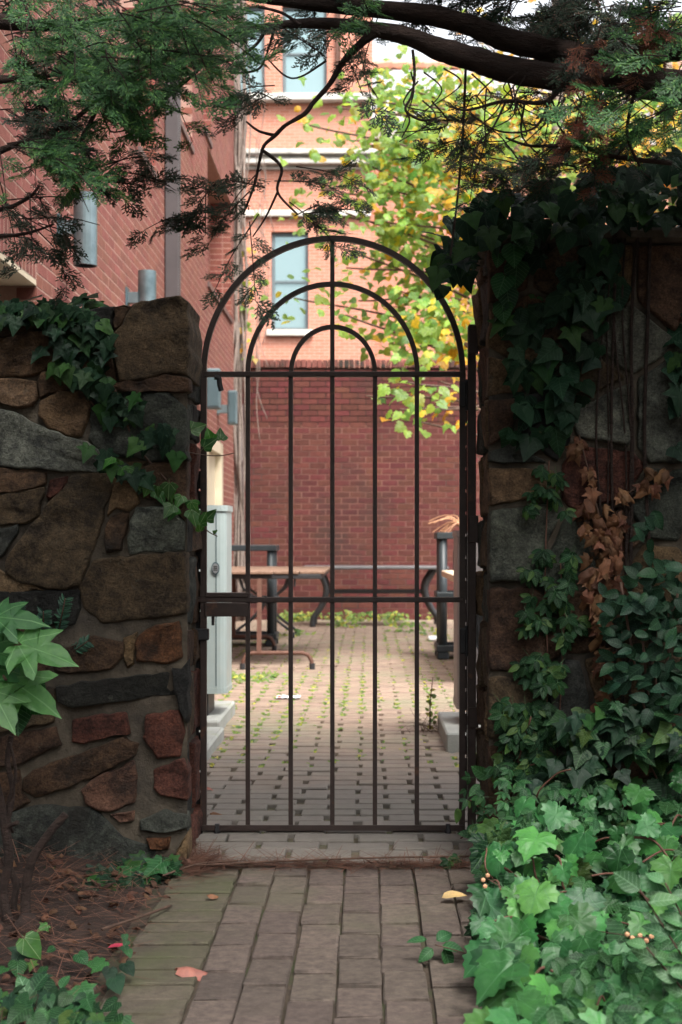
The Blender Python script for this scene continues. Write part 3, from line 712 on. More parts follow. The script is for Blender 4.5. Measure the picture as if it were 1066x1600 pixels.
for i, (a, b, c, d) in enumerate(wins):
    f = MB(); t = 0.07; yy = FY + 0.1; mid = c + (d - c) * (0.5 if i == 0 else 0.48)
    f.box(a + .003, a + t, yy, yy + 0.1, c, d).box(b - t, b - .003, yy, yy + 0.1, c, d).box(a + t, b - t, yy + .002, yy + 0.1, d - t, d - .003).box(a + t, b - t, yy + .002, yy + 0.1, c + .003, c + t).box(a + t, b - t, yy + 0.01, yy + 0.09, mid - 0.025, mid + 0.025)
    wo_ = f.build('window', M['winframe'], far)
    for (za, zb) in ((c + t, mid - 0.025), (mid + 0.025, d - t)): MB().box(a + t, b - t, yy + 0.05, yy + 0.06, za, zb).build('pane', M['glass'], wo_)
    if c < fz(400): MB().cbox(a - 0.1, b + 0.1, FY - 0.12, FY + 0.1, c - 0.13, c - 0.003, 0.01).build('sill', M['stone_trim'], far)
MB().cbox(fx(502), fx(519), FY - 0.03, FY - 0.002, fz(300), fz(292), 0.004).build('vent', M['rust'], far)
# lower wing with a tiled roof, to the right
wing = thing('brick_house', 'low brick wing with a pale pantile roof, right of the tall far block', 'building', (4, FY + 2, 0))
ez, rz = EH + (845 - 205) * 32 / S, EH + (845 - 108) * 37 / S
MB().box(X1 - 0.3, 14, FY + 2, FY + 9, -0.5, ez).build('wall', M['farbrick'], wing)
MB().box(X1 - 0.2, 14, FY + 1.8, FY + 1.998, ez - 0.35, ez - 0.05).build('eaves_band', M['stone_trim'], wing)
rows, n = 16, 0
rf = MB()
tw = 0.3
for j in range(rows):
    ya, yb = FY + 1.7 + 5.3 * j / rows, FY + 1.7 + 5.3 * (j + 1) / rows + 0.1
    za, zb = ez + 0.04 + (rz - ez) * j / rows, ez + (rz - ez) * (j + 1) / rows
    nn = int((14 - (X1 - 0.3)) / tw) * 4
    b = len(rf.v)
    for (yy, zz) in ((ya, za), (yb, zb)):
        for i in range(nn + 1):
            x = X1 - 0.3 + i * tw / 4
            rf.v.append((x, yy, zz + 0.05 * (1 + math.cos(i * PI / 2))))
    for i in range(nn): rf.f.append((b + i, b + i + 1, b + nn + 2 + i, b + nn + 1 + i))
rf.build('roof', M['rooftile'], wing)
rg = MB()
for i in range(34): rg.tube([(X1 - 0.3 + i * 0.42, FY + 7.05, rz + 0.12), (X1 - 0.3 + i * 0.42 + 0.44, FY + 7.05, rz + 0.15)], [0.13, 0.16], 8)
rg.build('ridge_tiles', M['rooftile'], wing)

# ------------------------------------------------------------------ rubble stone walls
WY, WB = 4.355, 4.83
COLS = {k_: tuple(0.54 * c_ for c_ in v_) for k_, v_ in dict(brown=(0.14, 0.085, 0.054), tan=(0.28, 0.19, 0.115), grey=(0.22, 0.245, 0.215), slate=(0.1, 0.115, 0.105), dark=(0.035, 0.036, 0.036), red=(0.17, 0.065, 0.05), pink=(0.26, 0.14, 0.11), orange=(0.26, 0.12, 0.06), olive=(0.15, 0.11, 0.07)).items()}
def stone(parent, poly, to3, color, relief=0.018, deep=0.05, seed=0, rough=0.016, grow=1.0, fine=0.03):
    rr = random.Random(seed * 31 + 5)
    poly = chaikin(poly, 0.045, 1)
    pts = []
    for i in range(len(poly)):
        a, b = Vector(poly[i]), Vector(poly[(i + 1) % len(poly)])
        k = max(1, int((b - a).length / fine))
        for j in range(k): pts.append(a.lerp(b, j / k))
    c = sum(pts, Vector((0, 0))) / len(pts); n = len(pts)
    pts = [c + (p_ - c) * grow + Vector((noise.noise(Vector((p_.x * 28, p_.y * 28, seed))), noise.noise(Vector((p_.x * 28, p_.y * 28, seed + 50))))) * 0.009 for p_ in pts]
    size = max((p_ - c).length for p_ in pts)
    tilt = (rr.uniform(-.07, .07), rr.uniform(-.07, .07)); ang = rr.uniform(0, PI); ca, sa = math.cos(ang), math.sin(ang); sx = rr.uniform(1.5, 4)
    mb = MB()
    def ht(q):
        u, v_ = ca * q.x + sa * q.y, -sa * q.x + ca * q.y
        t_ = noise.noise(Vector((u * sx * 3, v_ * 14, seed))) * 2.2; fl = math.floor(t_); fr2 = t_ - fl
        step = fl + min(1, fr2 * 4)                       # cleft ledges
        return rough * (0.5 * step / 1.5 + 0.7 * noise.noise(Vector((q.x * 9, q.y * 9, seed + 3))) + 0.3 * noise.noise(Vector((q.x * 32, q.y * 32, seed + 9))))
    def ring(f, d, jit):
        for p_ in pts:
            q = c + (p_ - c) * f
            dd = d + jit * ht(q) + (tilt[0] * (q.x - c.x) + tilt[1] * (q.y - c.y)) * (1 if jit else 0)
            mb.v.append(tuple(to3(q.x, q.y, dd)))
    e = min(0.3, 0.008 / size)
    levels = [(1.0, -deep, 0), (1.0, -0.003, .3), (1 - e * 0.4, relief * 0.7, .7), (1 - e * 1.3, relief, 1), (0.86, relief, 1), (0.72, relief, 1), (0.57, relief, 1), (0.42, relief, 1), (0.27, relief, 1), (0.12, relief, 1)]
    for f, d, j in levels: ring(f, d, j)
    mb.v.append(tuple(to3(c.x, c.y, relief + ht(c)))); L = len(levels)
    for i in range(L - 1):
        for k in range(n):
            k2 = (k + 1) % n
            mb.f.append((i * n + k, i * n + k2, (i + 1) * n + k2, (i + 1) * n + k))
    for k in range(n): mb.f.append(((L - 1) * n + k, (L - 1) * n + (k + 1) % n, len(mb.v) - 1))
    me = mb.mesh('stone', M['stone'], True)
    bm = bmesh.new(); bm.from_mesh(me); bmesh.ops.recalc_face_normals(bm, faces=bm.faces); bm.to_mesh(me); bm.free()
    o = link('stone', me, parent)
    k = rr.uniform(.85, 1.15); o.color = (color[0] * k, color[1] * k * rr.uniform(.96, 1.04), color[2] * k * rr.uniform(.94, 1.06), 1)
def voronoi(rect, seeds, gap):
    out = []
    x0, x1, z0, z1 = rect
    for i, s in enumerate(seeds):
        poly = [Vector((x0, z0)), Vector((x1, z0)), Vector((x1, z1)), Vector((x0, z1))]
        for j, t in enumerate(seeds):
            if j == i: continue
            nrm = (Vector(t) - Vector(s)); L = nrm.length; nrm = nrm / L; dlim = L / 2 - gap
            q = []
            for a in range(len(poly)):
                p1, p2 = poly[a], poly[(a + 1) % len(poly)]
                d1, d2 = (p1 - Vector(s)).dot(nrm) - dlim, (p2 - Vector(s)).dot(nrm) - dlim
                if d1 <= 0: q.append(p1)
                if d1 * d2 < 0: q.append(p1.lerp(p2, d1 / (d1 - d2)))
            poly = q
            if len(poly) < 3: break
        if len(poly) >= 3: out.append((i, [tuple(p_) for p_ in poly]))
    return out
front = lambda u, v, d: Vector((u, WY - d, v))
lw = thing('stone_wall', 'tall rubble stone wall left of the gate, ivy trailing over its top', 'wall', (-1.2, WY, 0))
def mortar_face(parent, x0, x1, z0, z1, topf=None):
    mb = MB(); nx, nz_ = 50, 60
    for j in range(nz_ + 1):
        for i in range(nx + 1):
            x = x0 + (x1 - x0) * i / nx; zt = z1 if topf is None else topf(x); z = z0 + (zt - z0) * j / nz_
            d = -0.004 + 0.006 * noise.noise(Vector((x * 11, 1, z * 11))) if 0 < i < nx else 0.0
            mb.v.append((x, WY - d, z))
    for j in range(nz_):
        for i in range(nx):
            a = j * (nx + 1) + i; mb.f.append((a, a + 1, a + nx + 2, a + nx + 1))
    mb.box(x0 + .04, x1 - .04, WY + 0.014, WB, z0, z1 - 0.02)
    mb.build('mortar', M['mortar'], parent)
LX1 = -0.545
mortar_face(lw, -2.4, LX1 - 0.008, -0.2, 1.66, lambda x: 1.66 if x < -0.9 else 1.66 + 0.04 * (x + 0.9))
A = lambda pts: [tuple((P(x / 2.961, 450 + y / 2.961, WY).x, P(x, 450 + y / 2.961, WY).z)) for x, y in pts]
B = lambda pts: [tuple((P(x / 2.286, 900 + y / 2.286, WY).x, P(x, 900 + y / 2.286, WY).z)) for x, y in pts]
TR = [
 (A([(-60, 130), (120, 105), (235, 110), (320, 118), (335, 195), (140, 198), (-60, 250)]), 'brown', 0.2),
 (A([(-60, 262), (140, 208), (345, 205), (350, 325), (250, 378), (100, 412), (-60, 405)]), 'brown', 0.05),
 (A([(345, 118), (430, 98), (525, 85), (518, 190), (430, 200), (355, 200)]), 'dark', 0.2),
 (A([(360, 212), (515, 208), (520, 300), (548, 420), (440, 462), (362, 330)]), 'brown', 0.05),
 (A([(532, 88), (612, 80), (570, 172), (530, 200)]), 'brown', 0.2),
 (A([(622, 78), (830, 42), (862, 75), (872, 270), (866, 408), (760, 388), (690, 418), (565, 428), (530, 300), (538, 212), (582, 176)]), 'olive', 0.3),
 (A([(560, 438), (690, 428), (760, 400), (866, 420), (868, 480), (780, 482), (600, 482), (450, 490), (448, 470)]), 'brown', 0.05),
 (A([(430, 502), (600, 492), (780, 492), (850, 560), (862, 785), (700, 790), (490, 762), (425, 700), (425, 600)]), 'slate', 0.05),
 (A([(-60, 425), (100, 420), (160, 438), (166, 500), (150, 542), (100, 556), (20, 540), (-60, 530)]), 'tan', 0.05),
 (A([(200, 395), (250, 388), (352, 340), (430, 460), (415, 468), (280, 472), (190, 505), (180, 440)]), 'brown', 0.05),
 (A([(190, 525), (280, 484), (415, 478), (420, 560), (380, 682), (330, 690), (220, 642), (185, 585)]), 'tan', 0.05),
 (A([(-60, 560), (40, 570), (110, 600), (230, 660), (400, 718), (480, 776), (515, 850), (250, 842), (-60, 815)]), 'grey', 0.05),
 (A([(-60, 830), (215, 852), (212, 912), (60, 948), (-60, 950)]), 'brown', 0.05),
 (A([(-60, 965), (200, 922), (182, 1058), (120, 1088), (-60, 1095)]), 'olive', 0.05),
 (A([(242, 882), (320, 870), (302, 930), (232, 985), (216, 968)]), 'red', 0.05),
 (A([(335, 875), (500, 862), (530, 900), (470, 1060), (468, 1100), (370, 1358), (300, 1384), (130, 1358), (42, 1308), (62, 1222), (200, 1050), (245, 990)]), 'olive', 0.05),
 (A([(-60, 1110), (85, 1102), (80, 1140), (10, 1238), (-60, 1250)]), 'slate', 0.05),
 (A([(510, 1060), (560, 1035), (595, 1042), (590, 1100), (565, 1208), (490, 1222), (495, 1130)]), 'brown', 0.05),
 (A([(640, 1022), (780, 1010), (848, 1085), (850, 1213), (602, 1228), (607, 1080)]), 'grey', 0.05),
 (A([(640, 852), (720, 815), (862, 802), (868, 1000), (850, 1062), (786, 1000), (660, 965)]), 'brown', 0.05),
 (A([(530, 880), (560, 810), (690, 805), (632, 850), (640, 990), (600, 1025), (545, 1020), (500, 1050)]), 'tan', 0.04),
 (A([(442, 1262), (600, 1244), (852, 1228), (856, 1400), (858, 1500), (720, 1520), (480, 1540), (395, 1480), (385, 1380)]), 'olive', 0.05),
 (A([(-60, 1262), (30, 1322), (130, 1374), (200, 1394), (100, 1405), (-60, 1415)]), 'tan', 0.05),
 (B([(-50, 58), (285, 50), (285, 110), (262, 175), (130, 160), (-50, 140)]), 'dark', 0.05),
 (B([(185, 282), (330, 215), (440, 240), (440, 290), (390, 332), (200, 345)]), 'brown', 0.05),
 (B([(500, 210), (560, 178), (642, 163), (652, 290), (600, 312), (490, 302), (490, 240)]), 'orange', 0.05),
 (B([(215, 392), (430, 362), (600, 345), (625, 420), (470, 440), (262, 468), (215, 440)]), 'dark', 0.05),
 (B([(260, 512), (450, 486), (462, 560), (300, 596), (262, 590)]), 'red', 0.05),
 (B([(520, 502), (640, 480), (662, 560), (642, 640), (560, 650), (520, 582)]), 'red', 0.05),
 (B([(550, 690), (655, 655), (690, 692), (680, 800), (600, 792), (545, 762)]), 'red', 0.05),
 (B([(90, 722), (130, 692), (430, 580), (490, 600), (480, 640), (330, 718), (130, 790), (90, 762)]), 'brown', 0.05),
 (B([(330, 728), (480, 660), (492, 720), (480, 808), (390, 840), (310, 812), (300, 760)]), 'pink', 0.05),
 (B([(60, 560), (200, 540), (216, 608), (60, 672), (-50, 690), (-50, 590)]), 'brown', 0.05),
 (B([(500, 870), (590, 836), (690, 852), (700, 898), (590, 914), (500, 906)]), 'slate', 0.05),
 (B([(50, 852), (140, 822), (330, 832), (440, 938), (520, 962), (600, 1000), (560, 1070), (400, 1140), (200, 1150), (20, 1130), (-50, 1000), (-50, 880)]), 'slate', 0.05),
 (B([(525, 938), (612, 932), (600, 968), (545, 980)]), 'orange', 0.05),
 (B([(630, 985), (690, 922), (712, 960), (702, 1020), (650, 1040)]), 'tan', 0.08),
 (B([(395, 852), (480, 835), (482, 868), (430, 884)]), 'pink', 0.05),
 (B([(650, 330), (690, 300), (694, 480), (668, 520), (640, 470), (620, 330)]), 'dark', 0.05),
 (B([(-50, 160), (120, 172), (180, 250), (170, 340), (100, 380), (-50, 350)]), 'brown', 0.05),
 (B([(-50, 370), (100, 395), (200, 400), (200, 450), (190, 520), (60, 545), (-50, 570)]), 'olive', 0.05),
 (B([(-50, 710), (70, 690), (78, 770), (110, 805), (40, 840), (-50, 860)]), 'brown', 0.05),
 (B([(440, 225), (492, 200), (480, 312), (450, 330)]), 'tan', 0.04),
]
for i, (poly, cn, deep) in enumerate(TR):
    poly = [(min(u, LX1 - 0.004), v) for u, v in poly]
    stone(lw, poly, front, COLS[cn], 0.014, deep, i, 0.018, 1.06 if i < 23 else 1.045, 0.02)
# the stones beyond the left edge of the picture, and those in the gate reveal
rr = random.Random(3); seeds = []
for zi in range(8):
    for xi in range(5): seeds.append((-2.35 + 0.25 * xi + rr.uniform(-.07, .07) + 0.1 * (zi % 2), 0.0 + 0.22 * zi + rr.uniform(-.06, .06)))
for i, poly in voronoi((-2.4, P(-22, 0, WY).x, -0.15, 1.69), seeds, 0.012):
    stone(lw, poly, front, COLS[rr.choice(['brown', 'olive', 'grey', 'tan', 'slate', 'red'])], 0.016, 0.05, 200 + i)
def quoins(parent, X0, sgn, z0, z1, seed, pal):
    rr = random.Random(seed); z = z0; i = 0
    side = lambda u, v, d: Vector((X0 + sgn * d, u, v))
    while z < z1 - 0.04:
        h = min(rr.uniform(0.1, 0.26), z1 - z); ym = WY + rr.uniform(.16, .34)
        for (ya, yb) in ((WY + 0.008, ym - 0.01), (ym + 0.01, WB)):
            e = rr.uniform(0, .02)
            stone(parent, [(ya, z + 0.008), ((ya + yb) / 2, z + 0.004 + e), (yb, z + 0.008), (yb - .004, z + h * .5), (yb, z + h - 0.008), ((ya + yb) / 2, z + h - 0.004 - e), (ya, z + h - 0.008), (ya + .006, z + h * .5)], side, COLS[rr.choice(pal)], rr.uniform(.004, .014), 0.05, seed + i, 0.011); i += 1
        z += h
MB().box(LX1 - 0.06, LX1 - 0.036, WY + 0.012, WB, -0.2, 1.64).build('mortar', M['mortar'], lw)
quoins(lw, LX1 - 0.034, 1, -0.05, 1.67, 400, ['brown', 'olive', 'dark', 'red', 'slate'])
# top stones of the left wall, one course deep
x = -2.35; i = 0
while x < -0.62:
    L = rr.uniform(.18, .34); xb = min(x + L, -0.56)
    zt = 1.664 if x < -0.9 else 1.664 + 0.05 * (x + 0.9)
    topm = lambda u, v, d, zt=zt: Vector((u, v, zt + d))
    for (ya, yb) in ((WY + 0.015, WY + 0.24), (WY + 0.26, WB - 0.01)):
        stone(lw, [(x + .01, ya), (xb - .01, ya), (xb - .01, yb), (x + .01, yb)], topm, COLS[rr.choice(['brown', 'olive', 'slate'])], 0.02, 0.04, 500 + i); i += 1
    x = xb
    if x >= -0.57: break

RX0 = 0.362; RT = 1.93
rw = thing('stone_wall', 'taller rubble stone wall right of the gate, hung with ivy and dead leaves', 'wall', (1.2, WY, 0))
mortar_face(rw, RX0 + 0.008, 2.9, -0.2, RT - 0.03)
C7 = lambda x, y: (P(700 + x / 1.684, 0, WY).x, P(0, 250 + y / 1.684, WY).z)
RS = [(160, 290, 'brown'), (200, 225, 'slate'), (280, 300, 'olive'), (160, 480, 'tan'), (230, 420, 'brown'), (120, 560, 'tan'), (230, 710, 'dark'), (130, 690, 'brown'), (180, 790, 'slate'), (180, 820, 'tan'), (200, 990, 'grey'), (210, 1240, 'brown'), (200, 1470, 'olive'), (200, 1590, 'brown'), (330, 1050, 'slate'), (360, 1200, 'brown'),
      (400, 820, 'red'), (560, 680, 'grey'), (430, 460, 'grey'), (560, 300, 'brown'), (420, 300, 'tan'), (360, 560, 'olive'), (420, 680, 'grey'), (560, 930, 'slate'), (540, 1080, 'tan'), (430, 1000, 'brown'), (420, 1400, 'tan'), (560, 1290, 'olive'), (330, 1420, 'slate'), (480, 1560, 'brown'), (350, 1600, 'slate'), (620, 1480, 'brown'), (100, 1700, 'brown'), (300, 1750, 'olive'), (520, 1720, 'brown')]
seeds = [C7(x, y) for x, y, c in RS]; cn = [c for x, y, c in RS]
for zi in range(8):
    for xi in range(8): seeds.append((1.12 + 0.25 * xi + rr.uniform(-.07, .07), 0.0 + 0.25 * zi + rr.uniform(-.07, .07))); cn.append(rr.choice(['brown', 'olive', 'grey', 'tan', 'slate', 'red']))
for i, poly in voronoi((RX0 + 0.006, 2.9, -0.15, RT - 0.045), seeds, 0.009):
    stone(rw, poly, front, COLS[cn[i]], 0.016, 0.05, 600 + i, 0.02)
MB().box(RX0 + 0.028, RX0 + 0.05, WY + 0.012, WB, -0.2, RT - 0.06).build('mortar', M['mortar'], rw)
quoins(rw, RX0 + 0.018, -1, -0.05, RT - 0.05, 800, ['brown', 'olive', 'slate', 'tan'])
x = RX0 - 0.012; i = 0
while x < 2.8:
    L = rr.uniform(.3, .5)
    MB().cbox(x + .004, x + L - .004, WY - 0.03 + rr.uniform(-.01, .01), WB + 0.02, RT - 0.04, RT + rr.uniform(0, .012), 0.012).build('coping_stone', M['concrete'], rw); x += L
for o in rw.children:
    if o.name.startswith('coping'): o.data.materials[0] = M['mortar']

# ------------------------------------------------------------------ the gate
GY = 4.79
gate = thing('iron_gate', 'brown wrought iron garden gate with three nested arches and five upright bars', 'gate', (P(521, 0, GY).x, GY, 0.02))
def gp(x, y, dy=0.0): 
    p = P(x, y, GY); return Vector((p.x, GY + dy, p.z))
bw_ = 0.019
fr_ = [gp(318.5, 1292), gp(318.5, 583)]
arc = lambda x0, x1, top, n=28: [gp((x0 + x1) / 2 - (x1 - x0) / 2 * math.cos(PI * k / n), 583 - (583 - top) * math.sin(PI * k / n)) for k in range(n + 1)]
MB().sq([gp(318.5, 1297), gp(318.7, 583)], 0.02).build('stile', M['iron'], gate)
MB().sq([gp(722, 1297), gp(723, 583)], 0.02).build('stile', M['iron'], gate)
MB().sq(arc(318.7, 723, 373, 40), 0.019).build('arch', M['iron'], gate)
MB().sq(arc(387.5, 652, 444, 32), 0.016).build('arch', M['iron'], gate)
MB().sq(arc(455, 586, 511, 24), 0.015).build('arch', M['iron'], gate)
for x, top in ((387.5, 583), (454.5, 583), (519.5, 371), (586, 583), (651.5, 583)):
    MB().sq([gp(x, 1292, 0.001), gp(x, top, 0.001)], 0.0148).build('bar', M['iron'], gate)
MB().cbox(gp(318, 0).x, gp(724, 0).x, GY - 0.013, GY + 0.013, gp(0, 589).z, gp(0, 581).z, 0.002).build('rail', M['iron'], gate)
MB().cbox(gp(306, 0).x, gp(724, 0).x, GY - 0.0135, GY + 0.0135, gp(0, 941).z, gp(0, 933).z, 0.002).build('rail', M['iron'], gate)
MB().cbox(gp(316, 0).x, gp(724, 0).x, GY - 0.012, GY + 0.03, gp(0, 1297).z, gp(0, 1293.5).z, 0.001).cbox(gp(316, 0).x, gp(724, 0).x, GY - 0.0142, GY - 0.009, gp(0, 1297).z, gp(0, 1288).z, 0.001).build('bottom_rail', M['iron'], gate)
lb = MB().cbox(gp(321, 0).x, gp(389, 0).x, GY - 0.02, GY + 0.03, gp(0, 963).z, gp(0, 942).z, 0.002).cbox(gp(321, 0).x, gp(389, 0).x, GY - 0.016, GY + 0.026, gp(0, 933).z, gp(0, 926).z, 0.002)
lbo = lb.build('lock_box', M['iron'], gate)
MB().cbox(gp(331, 0).x, gp(335, 0).x, GY - 0.01, GY + 0.01, gp(0, 977).z, gp(0, 963).z, 0.001).build('latch_pin', M['blackiron'], lbo)
# bent strap with holes under the top rail
st = MB()
pts = [gp(338, 591, -0.014), gp(342, 600, -0.016), gp(345, 612, -0.02), gp(349, 613, -0.022)]
st.tube(spline([gp(336, 590, -0.014), gp(343, 592, -0.016), gp(344, 600, -0.017), gp(347, 612, -0.02)], 5), 0.009, 4, True, 0.25)
st.build('strap', M['blackiron'], gate)
for yc in (617, 1001):
    MB().cbox(gp(718, 0).x, gp(728, 0).x, GY - 0.017, GY + 0.017, gp(0, yc + 20).z, gp(0, yc - 20).z, 0.004).cyl((gp(728, 0).x, GY), 0.011, gp(0, yc + 24).z, gp(0, yc - 24).z, 10).build('hinge', M['blackiron'], gate)
MB().cbox(gp(304, 0).x, gp(327, 0).x, GY - 0.02, GY + 0.01, gp(0, 1000).z, gp(0, 982).z, 0.003).build('catch', M['blackiron'], gate)
for x in (340, 700): MB().tube([gp(x, 1300, -0.01), gp(x, 1286, -0.01)], [0.012, 0.008], 6).build('foot_bolt', M['blackiron'], gate)
# posts
po = thing('gate_post', 'brown steel post carrying the gate hinges beside the right stone wall', 'post', (P(737, 0, GY).x, GY, 0))
MB().cbox(gp(731, 0).x, gp(743.5, 0).x, GY - 0.016, GY + 0.016, -0.05, gp(0, 510).z, 0.002).build('post', M['iron'], po)
for ya, yb in ((508, 554), (806, 848), (1104, 1136)): MB().cbox(gp(732, 0).x, gp(747, 0).x, GY - 0.021, GY + 0.021, gp(0, yb).z, gp(0, ya).z, 0.002).build('wall_bracket', M['iron'], po)
sl = MB(); xa, xb = gp(724.2, 0).x, gp(731, 0).x; z0, z1 = gp(0, 1250).z, gp(0, 640).z
sl.box(xa, xa + 0.004, GY + 0.02, GY + 0.024, z0, z1).box(xb - 0.004, xb, GY + 0.02, GY + 0.024, z0, z1)
z = z0; hp = 34.7 * GY / S
while z < z1: sl.box(xa + .004, xb - .004, GY + 0.0205, GY + 0.0235, z, min(z1, z + hp - 0.011)); z += hp
sl.build('slotted_strip', M['iron'], po)
pl = thing('gate_post', 'black slotted strike post between the left stone wall and the gate', 'post', (P(311, 0, GY).x, GY + .02, 0))
sl = MB(); xa, xb = gp(304, 0).x, gp(316, 0).x; z0, z1 = -0.03, gp(0, 702).z
sl.box(xa, xa + 0.012, GY + 0.018, GY + 0.03, z0, z1).box(xb - 0.008, xb, GY + 0.018, GY + 0.03, z0, z1)
z = 0
while z < z1 - .01: sl.box(xa + .012, xb - .008, GY + 0.02, GY + 0.028, z, min(z1, z + 0.06)); z += 0.068
sl.build('strike_bar', M['blackiron'], pl)

# ------------------------------------------------------------------ courtyard things
sb = thing('concrete_slab', 'mossy concrete slab under the pale air conditioner', 'slab', (-1.2, 7.6, 0))
MB().cbox(-1.6, -0.755, 7.2, 8.1, -0.03, 0.07, 0.01).build('slab', M['concrete'], sb)
sb = thing('concrete_slab', 'low mossy concrete slab nearest the gate on the left', 'slab', (-1.1, 6.5, 0))
MB().cbox(-1.6, -0.715, 5.95, 7.08, -0.03, 0.055, 0.01).build('slab', M['concrete'], sb)
sb = thing('concrete_slab', 'clean grey concrete slab behind the gate on the right', 'slab', (.9, 6.9, 0))
MB().cbox(0.365, 1.5, 6.62, 7.45, -0.03, 0.085, 0.008).build('slab', M['concrete'], sb)

def condenser(label, x0, x1, y0, y1, z0, z1, m, badge):
    t = thing('air_conditioner', label, 'air conditioner', ((x0 + x1) / 2, (y0 + y1) / 2, z0))
    r = 0.05; poly = []
    for cx, cy, a0 in ((x1 - r, y0 + r, -90), (x1 - r, y1 - r, 0), (x0 + r, y1 - r, 90), (x0 + r, y0 + r, 180)):
        for k in range(5): a = math.radians(a0 + 22.5 * k); poly.append((cx + r * math.cos(a), cy + r * math.sin(a)))
    n = len(poly)
    def shell(name, g_, za, zb, mat, parent):
        mb = MB()
        for zz in (za, zb):
            for (px, py) in poly:
                cx, cy = (x0 + x1) / 2, (y0 + y1) / 2
                mb.v.append((px + (g_ if px > cx else -g_), py + (g_ if py > cy else -g_), zz))
        for k in range(n): mb.f.append((k, (k + 1) % n, n + (k + 1) % n, n + k))
        mb.f.append(tuple(range(n, 2 * n))); mb.f.append(tuple(reversed(range(n))))
        me = mb.mesh(name, mat); me.shade_smooth_by_angle(0.5) if hasattr(me, 'shade_smooth_by_angle') else None
        return link(name, me, parent)
    shell('cabinet', 0, z0 + 0.03, z1 - 0.03, m, t)
    shell('lid', 0.006, z1 - 0.03, z1, m, t); shell('base_pan', 0.003, z0, z0 + 0.03, m, t)
    MB().box(x1 - 0.055, x1 - 0.05, y0 - 0.002, y0 + 0.004, z0 + 0.04, z1 - 0.04).build('panel_seam', M['galvdark'], t)
    cx, cz = x0 + 0.32, (z0 + z1) / 2
    gl = MB()
    for k in range(7):
        q = [(cx + (0.05 + 0.035 * k) * math.cos(a), y0 - 0.012, cz + (0.05 + 0.035 * k) * math.sin(a)) for a in [2 * PI * j / 24 for j in range(25)]]
        gl.tube(q, 0.003, 4, False)
    gl.build('fan_grille', M['blackiron'], t)
    MB().tube([(cx, y0 - 0.003, cz), (cx, y0 + 0.01, cz)], 0.26, 24).build('fan_opening', M['dark'], t)
    for k in range(10):
        MB().box(x1 - 0.002, x1 + 0.003, y0 + 0.11, y1 - 0.06, z0 + 0.1 + k * 0.05, z0 + 0.125 + k * 0.05).build('louvre', M['galvdark'], t) if not badge else None
    if badge:
        bx, bz = P(337, 888, y0).x, P(337, 888, y0).z
        def ell(rx, rz, ya, yb):
            return MB().prism([(bx + rx * math.cos(2 * PI * k / 20), bz + rz * math.sin(2 * PI * k / 20)) for k in range(20)], ya, yb)
        bo = ell(0.021, 0.033, y0 - 0.008, y0 - 0.0005).build('badge', M['galvdark'], t)
        ell(0.016, 0.026, y0 - 0.010, y0 - 0.0082).build('badge_face', M['chrome'], bo)
        b2 = MB()
        for k in (-1, 0, 1): b2.box(bx - 0.010, bx + 0.010, y0 - 0.0115, y0 - 0.0102, bz + k * 0.009 - 0.002, bz + k * 0.009 + 0.002)
        b2.build('badge_mark', M['dark'], bo)
    for xx in (x0 + 0.12, x1 - 0.12):
        MB().cbox(xx - 0.025, xx + 0.025, y0 + 0.02, y1 - 0.02, 0.07, z0, 0.003).build('foot', M['blackiron'], t)
    return t
condenser('pale grey green air conditioner cabinet with oval badge, left behind the gate', -1.6, -0.735, 7.38, 7.72, 0.186, 1.165, M['acwhite'], True)
condenser('mauve grey air conditioner cabinet just behind the right gate post', 0.435, 1.32, 6.9, 7.26, 0.16, 1.03, M['acgrey'], False)

def resin_shelf(label, x0, x1, y0, y1, zt, zmid, h=0.055):
    t = thing('shelf_unit', label, 'shelf unit', ((x0 + x1) / 2, (y0 + y1) / 2, 0), 'black resin shelf units')
    for za in (0.06, zmid, zt - h):
        fr2 = MB().cbox(x0, x1, y0, y0 + 0.05, za, za + h, .006).cbox(x0, x1, y1 - 0.05, y1, za, za + h, .006).cbox(x0, x0 + 0.05, y0 + 0.05, y1 - 0.05, za, za + h, .006).cbox(x1 - 0.05, x1, y0 + 0.05, y1 - 0.05, za, za + h, .006)
        fr2.box(x0 + 0.04, x1 - 0.04, y0 + 0.04, y1 - 0.04, za + 0.01, za + 0.022)
        fr2.build('shelf', M['resin'], t)
    for xx in (x0 + 0.055, x1 - 0.055):
        for yy in (y0 + 0.055, y1 - 0.055):
            MB().cyl((xx, yy), 0.036, 0.0, zt - 0.02, 14).build('post', M['resin'], t, True)
            MB().cbox(xx - 0.05, xx + 0.05, yy - 0.05, yy + 0.05, 0.0, 0.058, 0.008).build('foot', M['resin'], t)
resin_shelf('black resin shelf unit standing on the right of the courtyard', 0.567, 1.4, 11.75, 12.2, 1.05, 0.5)
resin_shelf('black resin shelf unit behind the wooden table on the left', -1.55, -0.85, 13.2, 13.65, 0.94, 0.4)
